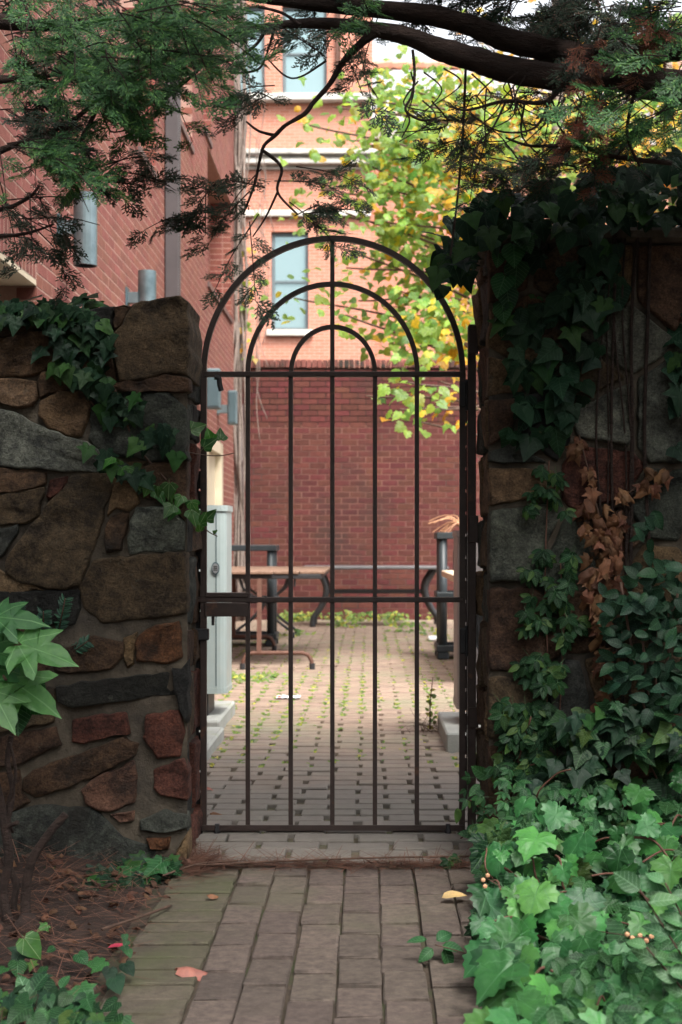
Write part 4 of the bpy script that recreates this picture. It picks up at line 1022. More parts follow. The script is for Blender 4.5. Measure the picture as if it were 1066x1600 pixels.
# wooden table on sled feet
tb = thing('wooden_table', 'long brown wooden table on rusty sled feet by the left wall', 'table', (-.9, 11.7, 0))
for k in range(5):
    xa = -1.32 + k * 0.198
    MB().cbox(xa, xa + 0.192, 10.9 + 0.03 * k, 13.1, 0.722, 0.745, 0.004).build('plank', M['wood'], tb)
MB().cbox(-1.3, -0.36, 11.0, 13.05, 0.685, 0.72, 0.004).build('apron', M['blackiron'], tb)
def sled(xa, xb, Y, px):
    r = 0.016; h = 0.125
    pts = [(xa, Y, 0.0), (xa + 0.005, Y, h - 0.06), (xa + 0.03, Y, h - 0.015), (xa + 0.075, Y, h), (xb - 0.075, Y, h), (xb - 0.03, Y, h - 0.015), (xb - 0.005, Y, h - 0.06), (xb, Y, 0.0)]
    o = MB().tube(pts, r, 8).build('sled_foot', M['rust'], tb, True)
    for q in (xa, xb): MB().cyl((q, Y), 0.022, 0, 0.045, 10).build('foot_cap', M['blackiron'], o)
    MB().sq([(px, Y, h), (px, Y + 0.05, 0.69)], 0.034).build('leg', M['rust'], tb)
sled(-0.956, -0.425, 10.85, -0.83); sled(-1.36, -0.835, 12.7, -1.2)
# white-topped table with curled iron base
wt = thing('cafe_table', 'small white topped table on a curled black iron base', 'table', (-1.1, 14.6, 0))
MB().cbox(-1.42, -0.68, 14.2, 14.9, 0.6, 0.645, 0.008).build('tabletop', M['white'], wt)
for s, yy in ((-1, 14.3), (1, 14.3), (-1, 14.8), (1, 14.8)):
    cx = -1.05
    MB().tube(spline([(cx + s * 0.24, yy, 0.6), (cx + s * 0.2, yy, 0.5), (cx + s * 0.06, yy, 0.38), (cx + s * 0.05, yy, 0.28), (cx + s * 0.16, yy, 0.16), (cx + s * 0.29, yy, 0.06), (cx + s * 0.3, yy, 0.0)], 5), 0.014, 6).build('leg', M['blackiron'], wt, True)
MB().tube([(-1.05, 14.3, 0.33), (-1.05, 14.8, 0.33)], 0.014, 6).build('stretcher', M['blackiron'], wt)
MB().cyl((-0.735, 14.25), 0.012, 0.52, 0.6, 8).build('hook', M['blackiron'], wt)
# long grey table in front of the back wall
lt = thing('long_table', 'long grey topped table with curved black legs along the back wall', 'table', (.1, 16.4, 0))
MB().cbox(-0.75, 0.92, 16.1, 16.85, 0.655, 0.69, 0.01).build('tabletop', M['greytop'], lt)
for yy in (16.2, 16.75):
    for s, cx in ((-1, -0.62), (1, 0.8)):
        MB().tube(spline([(cx - s * 0.03, yy, 0.655), (cx + s * -0.06, yy, 0.62), (cx - s * 0.13, yy, 0.5), (cx - s * 0.14, yy, 0.38), (cx - s * 0.08, yy, 0.22), (cx - s * 0.0, yy, 0.1), (cx + s * 0.01, yy, 0.0)], 5), [0.034] * 31, 8, True, 0.7).build('leg', M['blackiron'], lt, True)
MB().cbox(-0.5, 0.68, 16.44, 16.5, 0.37, 0.42, 0.006).build('stretcher', M['blackiron'], lt)
for cx in (-0.49, 0.67): MB().sq([(cx, 16.2, 0.39), (cx, 16.75, 0.39)], 0.04).build('cross_bar', M['blackiron'], lt)
# pale bench board in front of the right-hand shelf
pb = thing('wooden_bench', 'pale plank bench end beside the right black shelf unit', 'bench', (.95, 10.6, 0))
MB().cbox(0.60, 1.25, 9.5, 11.6, 0.69, 0.74, 0.006).build('seat_plank', M['palewood'], pb)
for yy in (9.75, 11.3):
    for xx in (0.72, 1.15): MB().cbox(xx - 0.03, xx + 0.03, yy - 0.03, yy + 0.03, 0, 0.689, 0.004).build('leg', M['blackiron'], pb)
ch = thing('stacking_chair', 'black stacking chair half hidden behind the right shelf unit', 'chair', (1.0, 12.8, 0))
MB().cbox(0.78, 1.22, 12.6, 13.05, 0.42, 0.46, 0.01).build('seat', M['resin'], ch)
MB().cbox(0.78, 1.22, 13.0, 13.04, 0.6, 0.9, 0.01).build('backrest', M['resin'], ch)
for xx in (0.8, 1.2):
    for yy, zt in ((12.63, 0.42), (13.02, 0.9)): MB().cyl((xx, yy), 0.014, 0, zt, 8).build('leg', M['blackiron'], ch)
# dried frond on the shelf
fd = thing('dried_frond', 'tuft of dry orange grass stalks arching off the right shelf unit', 'dried frond', (0.75, 12.0, 1.05))
for k in range(16):
    a = P(722 + R.uniform(0, 10), 812 + R.uniform(-6, 20), 12.0); a.z = 1.05
    e = P(670 + k * 2.2 + R.uniform(-2, 2), 818 + R.uniform(-8, 16) + k * 0.3, 12.0 + R.uniform(-.1, .1)); m_ = a.lerp(e, 0.5) + Vector((0.02, 0, 0.08 + R.uniform(-.01, .02)))
    MB().tube(spline([a, m_, e], 6), 0.0035, 4).build('stalk', M['straw'], fd)
# litter
lp = thing('litter', 'crumpled white and red printed wrapper lying on the courtyard bricks', 'litter', P(450, 1091, 8.85))
mb = MB(); nx = 12
for j in range(5):
    for i in range(nx + 1): mb.v.append((P(432, 0, 8.85).x + i * 0.0125, 8.8 + j * 0.035, 0.006 + 0.012 * abs(noise.noise(Vector((i * 0.7, j * 0.9, 2))))))
for j in range(4):
    for i in range(nx): a = j * (nx + 1) + i; mb.f.append((a, a + 1, a + nx + 2, a + nx + 1))
mb.build('wrapper', M['paper'], lp)
b2 = MB()
for q in range(3): b2.box(P(434, 0, 8.85).x + q * 0.004, P(440, 0, 8.85).x + q * 0.004, 8.79 + q * .02, 8.805 + q * .02, 0.014, 0.017)
b2.build('print', M['redprint'], lp)
lp = thing('litter', 'small white paper scrap at the foot of the right shelf unit', 'litter', P(677, 988, 13.8))
MB().cbox(P(669, 0, 14).x, P(686, 0, 14).x, 13.9, 14.1, 0.001, 0.04, 0.012).build('scrap', M['paper'], lp)

# ------------------------------------------------------------------ vegetation
def tubes(parent, name, paths, mat, n=6):
    for pts, rad in paths: MB().tube(pts, rad, n).build(name, mat, parent, True)
def lookn(p, up=0.3, jit=0.5):
    return (Vector((0, -1, up)) + rv(jit))
def vine_leaves(T, regions, Y0, size, nrm_up=0.25, jit=0.45, tipdown=1.0, depth=0.05):
    """regions: (polygon in photo pixels, count); leaves hang on a wall plane at Y0."""
    out = []
    for poly, n in regions:
        for _ in range(n):
            x, y = rpoly(poly); d = R.uniform(0, depth)
            p = P(x, y, Y0 - d); s = R.uniform(*size)
            tip = Vector((R.uniform(-.7, .7), R.uniform(-.3, .1), -tipdown)) + rv(.25)
            out.append((d, (R.choice(T), fr(p, lookn(p, nrm_up, jit), tip, s))))
    out.sort(key=lambda t: -t[0]); return [b for a, b in out]
c3 = lambda pts: [(x / 2.961, 450 + y / 2.961) for x, y in pts]

# --- ivy over the left wall
iv = thing('ivy', 'dark ivy spilling over the top of the left stone wall', 'ivy', P(80, 480, WY))
reg = [(c3([(-10, 70), (120, 55), (330, 60), (420, 95), (330, 130), (140, 125), (-10, 150)]), 55), (c3([(240, 110), (430, 100), (545, 280), (480, 330), (340, 340), (190, 290)]), 48), (c3([(250, 330), (480, 320), (520, 440), (440, 500), (380, 440), (260, 420)]), 26), (c3([(430, 450), (640, 470), (660, 600), (500, 600)]), 18),
       (c3([(560, 600), (800, 630), (830, 760), (570, 740)]), 18), (c3([(390, 680), (540, 780), (700, 860), (720, 950), (600, 860), (420, 760)]), 16)]
leaves(iv, vine_leaves(IVY + IVYS, reg, WY - 0.01, (0.042, 0.072)), M['ivy'])
top = []
for k in range(60):
    x = R.uniform(-120, 150); p = P(x, 485, WY); p.y = WY + R.uniform(0, .4); p.z = 1.69 + R.uniform(0, .05)
    top.append((R.choice(IVY), fr(p, Vector((0, -0.4, 1)) + rv(.5), rv(1), R.uniform(.05, .075))))
leaves(iv, top, M['ivy'], 60)
tubes(iv, 'stem', [(spline([P(x0, y0, WY - 0.012), P(x0 + 40, y0 + 50, WY - 0.02), P(x0 + 70, y0 + 130, WY - 0.012), P(x0 + 120, y0 + 190, WY - 0.015)], 6), 0.003) for x0, y0 in ((60, 480), (110, 490), (140, 560))], M['twig'])
iv2 = thing('ivy', 'bright young ivy shoot at the gate edge of the left stone wall', 'ivy', P(290, 780, WY))
it = vine_leaves(IVY, [(c3([(600, 840), (800, 880), (790, 945), (640, 930)]), 9), (c3([(770, 940), (890, 950), (890, 1035), (790, 1020)]), 7), (c3([(500, 770), (620, 790), (600, 850), (520, 830)]), 5)], WY - 0.015, (0.035, 0.058))
for (x, y, Y, s) in ((330, 690, 4.7, .055), (345, 688, 4.72, .05), (318, 700, 4.68, .06), (322, 812, 4.66, .05), (312, 820, 4.6, .05), (298, 672, 4.4, .06), (338, 832, 4.7, .02), (313, 830, 4.66, .035)):
    it.append((R.choice(IVY), fr(P(x, y, Y), lookn(None, .2, .4), Vector((R.uniform(-.5, .9), 0, .4)), s)))
leaves(iv2, it, M['ivybright'])
tubes(iv2, 'tendril', [(spline([P(286, 705, 4.4), P(320, 711, 4.7), P(345, 712, 4.75), P(366, 708, 4.78)], 6), 0.0016), (spline([P(288, 815, 4.42), P(308, 812, 4.6), P(325, 830, 4.68), P(340, 838, 4.7)], 6), 0.002)], M['twig'])
# --- ivy at the foot of the left wall
iv3 = thing('ivy', 'low dark ivy growing along the foot of the left stone wall', 'ivy', P(150, 1400, 4.1))
it = []
poly = [(45, 1370), (70, 1350), (130, 1360), (180, 1345), (270, 1330), (285, 1350), (230, 1385), (190, 1400), (150, 1425), (110, 1460), (50, 1420)]
for k in range(95):
    x, y = rpoly(poly); Y = 4.3 - (y - 1340) / 120 * 0.42 + R.uniform(-.04, .03); p = P(x, y, Y); p.z = max(p.z, 0.0) 
    it.append((R.choice(IVYS), fr(p, Vector((R.uniform(-.4, .4), -0.75, 0.8)) + rv(.35), Vector((R.uniform(-1, 1), -0.6, -0.5)), R.uniform(.055, .095))))
leaves(iv3, it, M['ivy'])
for (x, y, s) in ((255, 1345, .09), (238, 1350, .085), (205, 1355, .09), (262, 1352, .07), (95, 1435, .06), (85, 1450, .06)):
    link('leaf', leaf_mesh(IVYS[0], M['creeper'], 'leaf'), iv3, fr(P(x, y, 4.2), Vector((R.uniform(-.3, .3), -.6, .9)), Vector((R.uniform(-1, 1), -.7, 0)), s))
# --- large lobed plant at the left edge
mp = thing('lobed_plant', 'light green plant with big lobed leaves at the left edge', 'plant', P(5, 1290, 3.6))
for (x, y, s, dx, dz, nx_, m_, T) in ((28, 1005, .135, 1, -0.25, .1, 'maple', 0), (12, 1060, .14, 1, -0.62, .2, 'maple', 1), (-8, 965, .11, 1, .12, -.1, 'maple', 2), (-25, 1010, .12, .9, -.3, .1, 'maple', 0), (-12, 1080, .11, .5, -1, .1, 'maple', 1), (-45, 1040, .13, .7, .2, .1, 'maple', 2)):
    link('leaf', leaf_mesh(MAPLE[T], M[m_], 'leaf'), mp, fr(P(x, y, 3.55 + R.uniform(-.05, .05)), Vector((nx_, -0.75, 0.75)), Vector((dx, -0.15, dz)), s))
for (x, y, s, dx, dz) in ((28, 1098, .085, .05, -1), (46, 1090, .08, 1, -.5), (-5, 1100, .08, -.3, -1), (40, 1062, .08, .7, -.7)):
    link('leaf', leaf_mesh(HEART[1], M['creeper'], 'leaf'), mp, fr(P(x, y, 3.62), Vector((.1, -1, .4)), Vector((dx, -.1, dz)), s))
tubes(mp, 'stem', [(spline([P(-40, 1330, 3.7), P(-20, 1180, 3.66), P(-5, 1060, 3.6), P(10, 1062, 3.56)], 6), .004), (spline([P(-20, 1180, 3.66), P(5, 1110, 3.64), P(25, 1008, 3.57)], 6), .003), (spline([P(-20, 1180, 3.66), P(10, 1110, 3.64), P(45, 1088, 3.63)], 6), .0025)], M['twig'])
for lab, spots in (('sprig of dark yew needles poking from the black wall stone', ((30, 985, -3, -42), (68, 990, 0, -35), (92, 985, 10, -50), (112, 1020, 25, -18)) ),):
    yw = thing('yew_sprig', lab, 'sprig', P(70, 985, WY))
    it = []; pt = []
    for (x, y, dx, dy) in spots:
        a, b = P(x, y, WY - 0.01), P(x + dx, y + dy, WY - 0.06); pt.append(([a, b], .0018))
        for k in range(26):
            q = a.lerp(b, k / 26); sd = 1 if k % 2 else -1; d = (b - a).normalized()
            it.append((NARROW[0], fr(q, Vector((0, -1, .3)) + rv(.3), d * 0.7 + Vector((sd * d.z, 0, -sd * d.x)) * 1.0 + rv(.2), .028)))
    leaves(yw, it, M['yew'], 0); tubes(yw, 'stem', pt, M['twig'])
# --- bare woody shrub at the left
bs = thing('woody_shrub', 'leafless woody shrub stump with crooked grey brown stems at lower left', 'shrub', P(35, 1465, 3.55))
Y = 3.6
tubes(bs, 'stem', [(spline([P(45, 1460, 3.55), P(40, 1410, Y), P(48, 1350, Y), P(75, 1305, Y), P(103, 1272, Y)], 6), [.017, .016, .0155, .015, .0145, .014, .0135, .0135, .013, .013, .0125, .0125, .012, .012, .012, .011, .011, .011, .011, .011, .0105, .0105, .01, .01, .0095]),
  (spline([P(25, 1470, 3.55), P(5, 1400, Y), P(14, 1345, Y), P(8, 1290, Y), P(-8, 1220, Y)], 6), .0125), (spline([P(8, 1300, Y), P(20, 1240, Y), P(12, 1190, Y), P(18, 1150, Y)], 6), .007), (spline([P(10, 1292, Y), P(28, 1285, Y - .02)], 4), .006), (spline([P(40, 1465, 3.55), P(22, 1420, Y + .05), P(25, 1380, Y + .1), P(5, 1340, Y + .12)], 6), .009),
  (spline([P(20, 1300, Y + .05), P(12, 1260, Y), P(25, 1210, Y - .03), P(15, 1160, Y - .05)], 6), .004)], M['bark'], 8)
mb = MB().tube(spline([P(35, 1510, 3.5), P(38, 1480, 3.52), P(42, 1450, 3.55), P(44, 1430, 3.57)], 4), [.055, .052, .05, .048, .046, .044, .042, .04, .036, .032, .026, .022, .018], 10)
mb.build('stump', M['bark'], bs, True)
# --- small herbs at bottom left
hb = thing('herb', 'pale felted leaf rosette at the bottom left corner', 'herb', P(50, 1590, 2.95))
for (x, y, dx, dz, s, m_) in ((52, 1575, -.35, 1, .085, 'paleleaf'), (56, 1590, .9, .45, .085, 'paleleaf'), (40, 1600, .8, .1, .08, 'paleleaf'), (30, 1595, -.9, .3, .06, 'creeper'), (60, 1600, .2, .9, .07, 'creeper'), (75, 1600, 1, .3, .07, 'creeper'), (15, 1605, -.6, .4, .07, 'paleleaf'), (95, 1545, .1, 1, .035, 'creeper'), (52, 1550, .2, 1, .05, 'creeper'), (35, 1575, -.5, .6, .05, 'creeper')):
    link('leaf', leaf_mesh(ELL[R.randrange(3)], M[m_], 'leaf'), hb, fr(P(x, y, 2.93 + R.uniform(-.03, .03)), Vector((R.uniform(-.3, .3), -.7, .6)), Vector((dx, 0, dz)), s))
h2 = thing('ground_ivy', 'small round and lobed ground plants in the litter beside the path', 'plant', P(150, 1510, 3.25))
for (x, y, s, m_, T) in ((122, 1490, .035, 'creeper', HEART), (145, 1500, .032, 'creeper', HEART), (165, 1502, .035, 'creeper', HEART), (172, 1512, .034, 'ivy', HEART), (185, 1520, .04, 'ivy', HEART), (195, 1505, .035, 'ivy', HEART), (178, 1528, .04, 'ivy', HEART), (132, 1550, .065, 'creeper', IVYS), (125, 1540, .05, 'creeper', IVYS), (100, 1585, .06, 'ivy', IVYS), (110, 1570, .06, 'ivy', IVYS), (128, 1595, .05, 'creeper', HEART), (150, 1590, .045, 'creeper', HEART), (165, 1598, .04, 'ivybright', HEART), (92, 1600, .06, 'ivy', IVYS), (85, 1480, .02, 'creeper', HEART), (195, 1460, .018, 'creeper', HEART), (198, 1470, .018, 'creeper', HEART), (194, 1478, .02, 'creeper', HEART), (200, 1484, .02, 'creeper', HEART), (75, 1445, .03, 'ivybright', IVYS)):
    Y = S * (EH - 0.03) / (y - HY) ; link('leaf', leaf_mesh(R.choice(T), M[m_], 'leaf'), h2, fr(P(x, y, Y), Vector((R.uniform(-.4, .4), -.6, .9)), Vector((R.uniform(-1, 1), -.8, 0)), s * 1.15))
for dx, a in ((0, 0),):
    hh = thing('herb', 'single yellow green heart leaf on a long stalk near the shrub', 'herb', P(45, 1520, 3.2))
    link('leaf', leaf_mesh(HEART[0], M['ivybright'], 'leaf'), hh, fr(P(38, 1465, 3.2), Vector((.3, -.9, .3)), Vector((.75, 0, -1)), .062))
    tubes(hh, 'stalk', [(spline([P(45, 1540, 3.2), P(30, 1500, 3.22), P(38, 1465, 3.2)], 5), .0015)], M['twig'])

h3 = thing('ground_ivy', 'dense dark ivy mat in the bottom left corner below the shrub', 'ivy', P(60, 1560, 3.1))
it = []
for k in range(70):
    x, y = rpoly([(-30, 1480), (60, 1500), (110, 1540), (180, 1560), (215, 1640), (-30, 1640)]); Y = S * (EH - 0.03) / (y - HY)
    it.append((R.choice(IVYS + HEART), fr(P(x, y, Y) + Vector((0, 0, R.uniform(0, .04))), Vector((R.uniform(-.5, .5), -.5, 1)) + rv(.3), Vector((R.uniform(-1, 1), -.8, 0)), R.uniform(.025, .06))))
leaves(h3, it, M['creeperdark'], mats=[M['creeperdark'], M['creeper'], M['ivy']])
# --- right: ivy crowning the wall
def mound(name, label, cat, regs, T, mats, size, Yr, base, maxn=290, up=.5, jit=.5, tip=(-.2, -.4, -.8)):
    t = thing(name, label, cat, base); it = []
    for poly, n in regs:
        for _ in range(n):
            x, y = rpoly(poly); Y = R.uniform(*Yr); p = P(x, y, Y)
            it.append((Y, (R.choice(T), fr(p, Vector((0, -1, up)) + rv(jit), Vector(tip) + rv(.6), R.uniform(*size)))))
    it.sort(key=lambda q: q[0]); leaves(t, [b for a, b in it], mats[0], maxn, mats=mats); return t
rc = mound('ivy', 'big leaved dark ivy crowning the right stone wall', 'ivy', [([(690, 390), (720, 330), (790, 290), (900, 270), (1066, 240), (1110, 240), (1110, 330), (960, 350), (850, 375), (760, 372), (735, 420), (700, 455), (680, 440)], 260)], IVY + IVYS + HEART[:2], [M['ivy']], (.05, .088), (4.15, 4.6), P(880, 340, WY))
it = []
for k in range(200):
    x = R.uniform(RX0 - .1, 2.6); y = R.uniform(WY - .05, WB + .1)
    it.append((R.choice(HEART), fr(Vector((x, y, RT + R.uniform(0, .22))), Vector((0, -.4, 1)) + rv(.7), rv(1), R.uniform(.06, .1))))
leaves(rc, it, M['ivy'], 0)
# stems feeding the crown
tubes(rc, 'stem', [(spline([P(x, 1180, WY - .02), P(x + R.uniform(-12, 12), 950, WY - .03), P(x + R.uniform(-14, 14), 700, WY - .03), P(x + R.uniform(-10, 10), 500, WY - .03), P(x + R.uniform(-10, 20), 350, WY - .03)], 8), R.uniform(.002, .006)) for x in (948, 958, 968, 975, 985, 940, 1010)], M['bark'])
mound('ivy', 'hanging curtain of large dark ivy leaves on the right stone wall', 'ivy', [([(785, 430), (850, 390), (890, 370), (975, 380), (985, 420), (960, 470), (930, 560), (900, 660), (880, 690), (800, 680), (810, 610), (790, 560), (770, 480)], 112), ([(1040, 480), (1080, 480), (1080, 740), (1050, 700)], 18)], IVY + IVYS + HEART, [M['ivy'], M['ivy'], M['ivy'], M['bushleaf']], (.045, .1), (WY - .07, WY - .02), P(860, 560, WY), up=.25, jit=.55, tip=(-.1, -.1, -1))
lf = thing('ivy', 'trailing string of pointed green ivy leaves at the right wall corner', 'ivy', P(805, 400, WY))
for (x, y, s) in ((815, 378, .075), (803, 392, .085), (808, 420, .085), (790, 440, .085), (792, 462, .075), (785, 485, .07), (780, 405, .05), (830, 370, .05), (788, 510, .06)):
    link('leaf', leaf_mesh(HEART[0], M['creeper'], 'leaf'), lf, fr(P(x, y - 10, WY - .06), lookn(None, .3, .3), Vector((R.uniform(-.5, .5), -.1, -1)), s))
tubes(lf, 'stem', [(spline([P(820, 360, WY - .03), P(800, 400, WY - .05), P(795, 450, WY - .05), P(788, 520, WY - .04)], 6), .002)], M['twig'])
# --- virginia creeper strings
vc = thing('creeper', 'five leaflet green creeper climbing the right stone wall beside the gate', 'creeper', P(850, 1180, WY))
it = []
for poly, n, s in (([(835, 720), (880, 725), (885, 800), (820, 800)], 16, (.06, .085)), ([(815, 860), (900, 850), (905, 930), (815, 900)], 16, (.06, .09)), ([(815, 930), (880, 910), (905, 970), (880, 1000), (820, 990)], 20, (.07, .1)), ([(800, 1030), (840, 1020), (880, 1040), (870, 1080), (800, 1060)], 20, (.07, .095)), ([(780, 1090), (870, 1090), (880, 1150), (790, 1170)], 30, (.07, .1)), ([(760, 1150), (900, 1140), (930, 1200), (780, 1230)], 40, (.07, .1))):
    for _ in range(n):
        x, y = rpoly(poly); it.append((R.choice(CREEP[:2]), fr(P(x, y, WY - R.uniform(.03, .1)), lookn(None, .35, .4), Vector((R.uniform(-.8, .8), -.2, -1)), R.uniform(*s))))
leaves(vc, it, M['creeperdark'])
tubes(vc, 'stem', [(spline([P(850, 1190, WY - .02), P(856, 1050, WY - .03), P(852, 900, WY - .03), P(858, 720, WY - .03)], 8), .0025), (spline([P(870, 1190, WY - .02), P(880, 1000, WY - .03), P(876, 880, WY - .03)], 8), .002)], M['rust'])
# --- dead leaves cluster
dl = thing('dead_vine', 'string of curled dead brown leaves hanging on the right stone wall', 'dead vine', P(940, 800, WY))
it = []
for (x, y, n, r) in ((906, 695, 6, 8), (916, 735, 6, 9), (925, 785, 7, 14), (935, 825, 9, 18), (960, 830, 10, 16), (945, 850, 14, 22), (970, 815, 6, 8), (955, 870, 8, 16), (940, 895, 10, 16), (955, 905, 8, 12), (930, 930, 10, 12), (945, 960, 8, 12), (940, 990, 10, 13), (938, 1015, 8, 10), (940, 1040, 6, 8), (935, 1080, 4, 5), (935, 1105, 4, 4), (1010, 750, 8, 14), (1035, 738, 5, 8), (975, 770, 4, 8)):
    for _ in range(n): it.append((R.choice(DEAD + DEADL + DEADL), fr(P(x + R.gauss(0, r * .6), y + R.gauss(0, r * .6), WY - R.uniform(.03, .08)), lookn(None, .3, .7), Vector((R.uniform(-1, 1), -.3, -.8)), R.uniform(.022, .06))))
leaves(dl, it, M['deadleaf'])
tubes(dl, 'stem', [(spline([P(905, 680, WY - .03), P(930, 780, WY - .04), P(950, 880, WY - .04), P(935, 960, WY - .04), P(945, 1080, WY - .03), P(938, 1120, WY - .03)], 8), .0025), (spline([P(1050, 735, WY - .03), P(990, 765, WY - .04), P(960, 790, WY - .04)], 8), .002)], M['twig'])
# --- glossy bush
bu = mound('bush', 'dark glossy bush of small oval leaves at the right edge of the wall', 'bush', [([(1000, 900), (1080, 880), (1100, 1130), (1000, 1110), (960, 1060), (955, 960)], 230), ([(940, 930), (990, 920), (990, 960), (950, 960)], 14), ([(1010, 790), (1030, 800), (1020, 900), (1000, 890)], 14)], ELL, [M['bushleaf']], (.04, .065), (4.0, 4.28), P(1030, 1150, 4.15), jit=.7, tip=(-.5, -.3, .1))
tubes(bu, 'stem', [(spline([P(1030, 1170, 4.2), P(1020 + dx * .4, 1080, 4.15), P(1020 + dx, 960 - abs(dx), 4.1)], 6), .004) for dx in (-50, -20, 10, 40)], M['twig'])
mound('ivy', 'ivy patch spreading over the ground below the right stone wall', 'ivy', [([(880, 1110), (960, 1090), (1010, 1110), (1080, 1120), (1080, 1200), (980, 1180), (900, 1190)], 110), ([(820, 1180), (900, 1180), (1000, 1200), (960, 1250), (830, 1250)], 60)], IVYS + IVY, [M['ivy'], M['creeperdark']], (.05, .08), (4.0, 4.25), P(950, 1180, 4.1), up=1.0)

# --- porcelain vine filling the lower right
def ysurf(y): return 4.15 + (y - 1200) / 400 * (2.62 - 4.15)
big = [(765, 1305), (810, 1245), (900, 1222), (1000, 1210), (1090, 1190), (1090, 1640), (790, 1640), (772, 1560), (765, 1480), (752, 1400)]
gv = thing('grape_vine', 'mass of broad green grape like leaves spilling onto the path at lower right', 'vine', P(900, 1500, 3.0))
it = []
def gleaf(x, y, s, lower=0.0, T=GRAPE):
    Y = ysurf(y) + R.uniform(-.16, .16) + lower; p = P(x, y, Y)
    return (R.choice(T), fr(p, Vector((R.uniform(-.6, .4), -.6, .8)) + rv(.45), Vector((R.uniform(-.9, .5), -.8, -.45)) + rv(.4), s))
for k in range(180):
    x, y = rpoly(big); it.append(gleaf(x, y, R.uniform(.045, .09) * (0.85 if y < 1330 else 1)))
for (x, y, s) in ((770, 1320, .13), (830, 1300, .13), (790, 1400, .13), (740, 1405, .1), (770, 1480, .14), (850, 1470, .14), (790, 1500, .15), (830, 1380, .12), (900, 1300, .13), (960, 1340, .14), (760, 1590, .13), (1020, 1290, .15), (935, 1480, .13), (860, 1260, .1), (1050, 1480, .13)): it.append(gleaf(x + 14, y, s * .74, -.1))
sm = []
for k in range(150):
    x, y = rpoly(big); sm.append(gleaf(x, y, R.uniform(.04, .075), .14))
leaves(gv, it, M['grape'], 230); leaves(gv, sm, M['creeper'], 60)
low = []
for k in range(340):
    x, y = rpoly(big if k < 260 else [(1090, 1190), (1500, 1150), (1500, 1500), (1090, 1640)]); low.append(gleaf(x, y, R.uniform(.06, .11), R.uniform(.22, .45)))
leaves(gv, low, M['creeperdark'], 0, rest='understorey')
st = []
for k in range(34):
    x, y = rpoly(big); Y = ysurf(y) + .1; a = P(x, y, Y); b = P(x + R.uniform(-90, 60), y + R.uniform(-60, 80), Y + R.uniform(-.1, .1)); c = a.lerp(b, .5) + Vector((0, 0, .03)); g0 = Vector((a.x + .1, a.y + .15, 0.02))
    st.append((spline([g0, a, c, b], 5), R.uniform(.0018, .0035)))
tubes(gv, 'stem', st, M['rust'])
vcr = thing('creeper', 'three and five leaflet creeper weaving through the lower right foliage', 'creeper', P(950, 1560, 2.8))
it = []
for k in range(70):
    x, y = rpoly([(850, 1500), (1090, 1460), (1090, 1640), (830, 1640)]); it.append(gleaf(x, y, R.uniform(.06, .1), -.12, CREEP))
for k in range(50):
    x, y = rpoly([(760, 1200), (900, 1190), (1000, 1260), (800, 1320)]); it.append(gleaf(x, y, R.uniform(.05, .08), -.02, CREEP))
leaves(vcr, it, M['creeper'])
ps = thing('creeper', 'loose creeper shoot with leaflets hanging over the gate post foot', 'creeper', P(740, 1280, 4.3))
it = []
for (x, y) in ((715, 1262), (730, 1250), (745, 1255), (755, 1245), (728, 1235), (760, 1270), (740, 1290), (730, 1300), (745, 1305), (715, 1340), (770, 1262), (750, 1225), (765, 1215), (700, 1345), (735, 1215)):
    it.append((R.choice(CREEP + ELL), fr(P(x, y, 4.35 + R.uniform(-.06, .06)), lookn(None, .4, .5), Vector((R.uniform(-1, .6), -.2, R.uniform(-1, .3))), R.uniform(.045, .075))))
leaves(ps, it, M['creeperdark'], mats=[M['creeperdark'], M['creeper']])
tubes(ps, 'stem', [(spline([P(x0, y0, 4.25), P((x0 + x1) / 2, (y0 + y1) / 2 - 10, 4.3), P(x1, y1, 4.4)], 6), .0025) for x0, y0, x1, y1 in ((860, 1230, 720, 1310), (850, 1190, 760, 1240), (800, 1330, 735, 1250), (830, 1120, 790, 1280), (840, 1300, 735, 1335))], M['rust'])
pv = thing('privet_sprig', 'pale oval leaved sprig standing above the lower right foliage', 'sprig', P(1050, 1480, 2.7))
it = []
for (x0, y0, x1, y1) in ((1070, 1500, 1000, 1390), (1090, 1480, 1040, 1380), (1080, 1560, 1010, 1480)):
    for k in range(7):
        t_ = k / 6 + R.uniform(-.04, .04); sd = 1 if k % 2 else -1; p = P(x0 + (x1 - x0) * t_, y0 + (y1 - y0) * t_, 2.65)
        it.append((R.choice(ELL), fr(p, Vector((0, -.8, .6)) + rv(.3), Vector((-.5 + .8 * sd, -.1, .6 - .5 * sd)), R.uniform(.035, .062))))
leaves(pv, it, M['paleleaf'])
tubes(pv, 'stem', [(spline([P(x0, y0, 2.66), P((x0 + x1) / 2, (y0 + y1) / 2, 2.66), P(x1, y1, 2.65)], 5), .0018) for (x0, y0, x1, y1) in ((1070, 1500, 1000, 1390), (1090, 1480, 1040, 1380), (1080, 1560, 1010, 1480))], M['twig'])
sg = thing('creeper', 'small three leaf creeper sprig lying out over the path bricks', 'creeper', P(680, 1475, 3.4))
it = []
for (x, y, dx, dz, s) in ((668, 1468, -.7, .5, .05), (682, 1470, .5, .7, .05), (690, 1478, 1, -.2, .055), (694, 1482, .3, -1, .05), (676, 1482, -.6, -.5, .045), (720, 1512, 1, .2, .05), (730, 1480, .6, .4, .055)):
    it.append((R.choice(ELL), fr(P(x, y, 3.35), Vector((0, -.7, .8)) + rv(.3), Vector((dx, -.3, dz)), s)))
leaves(sg, it, M['creeper']); tubes(sg, 'stem', [(spline([P(770, 1500, 3.3), P(730, 1490, 3.32), P(680, 1476, 3.35)], 5), .0016)], M['twig'])
br_ = thing('berry_cluster', 'few tan berries on a stalk in the lower right foliage', 'berries', P(1010, 1465, 2.7))
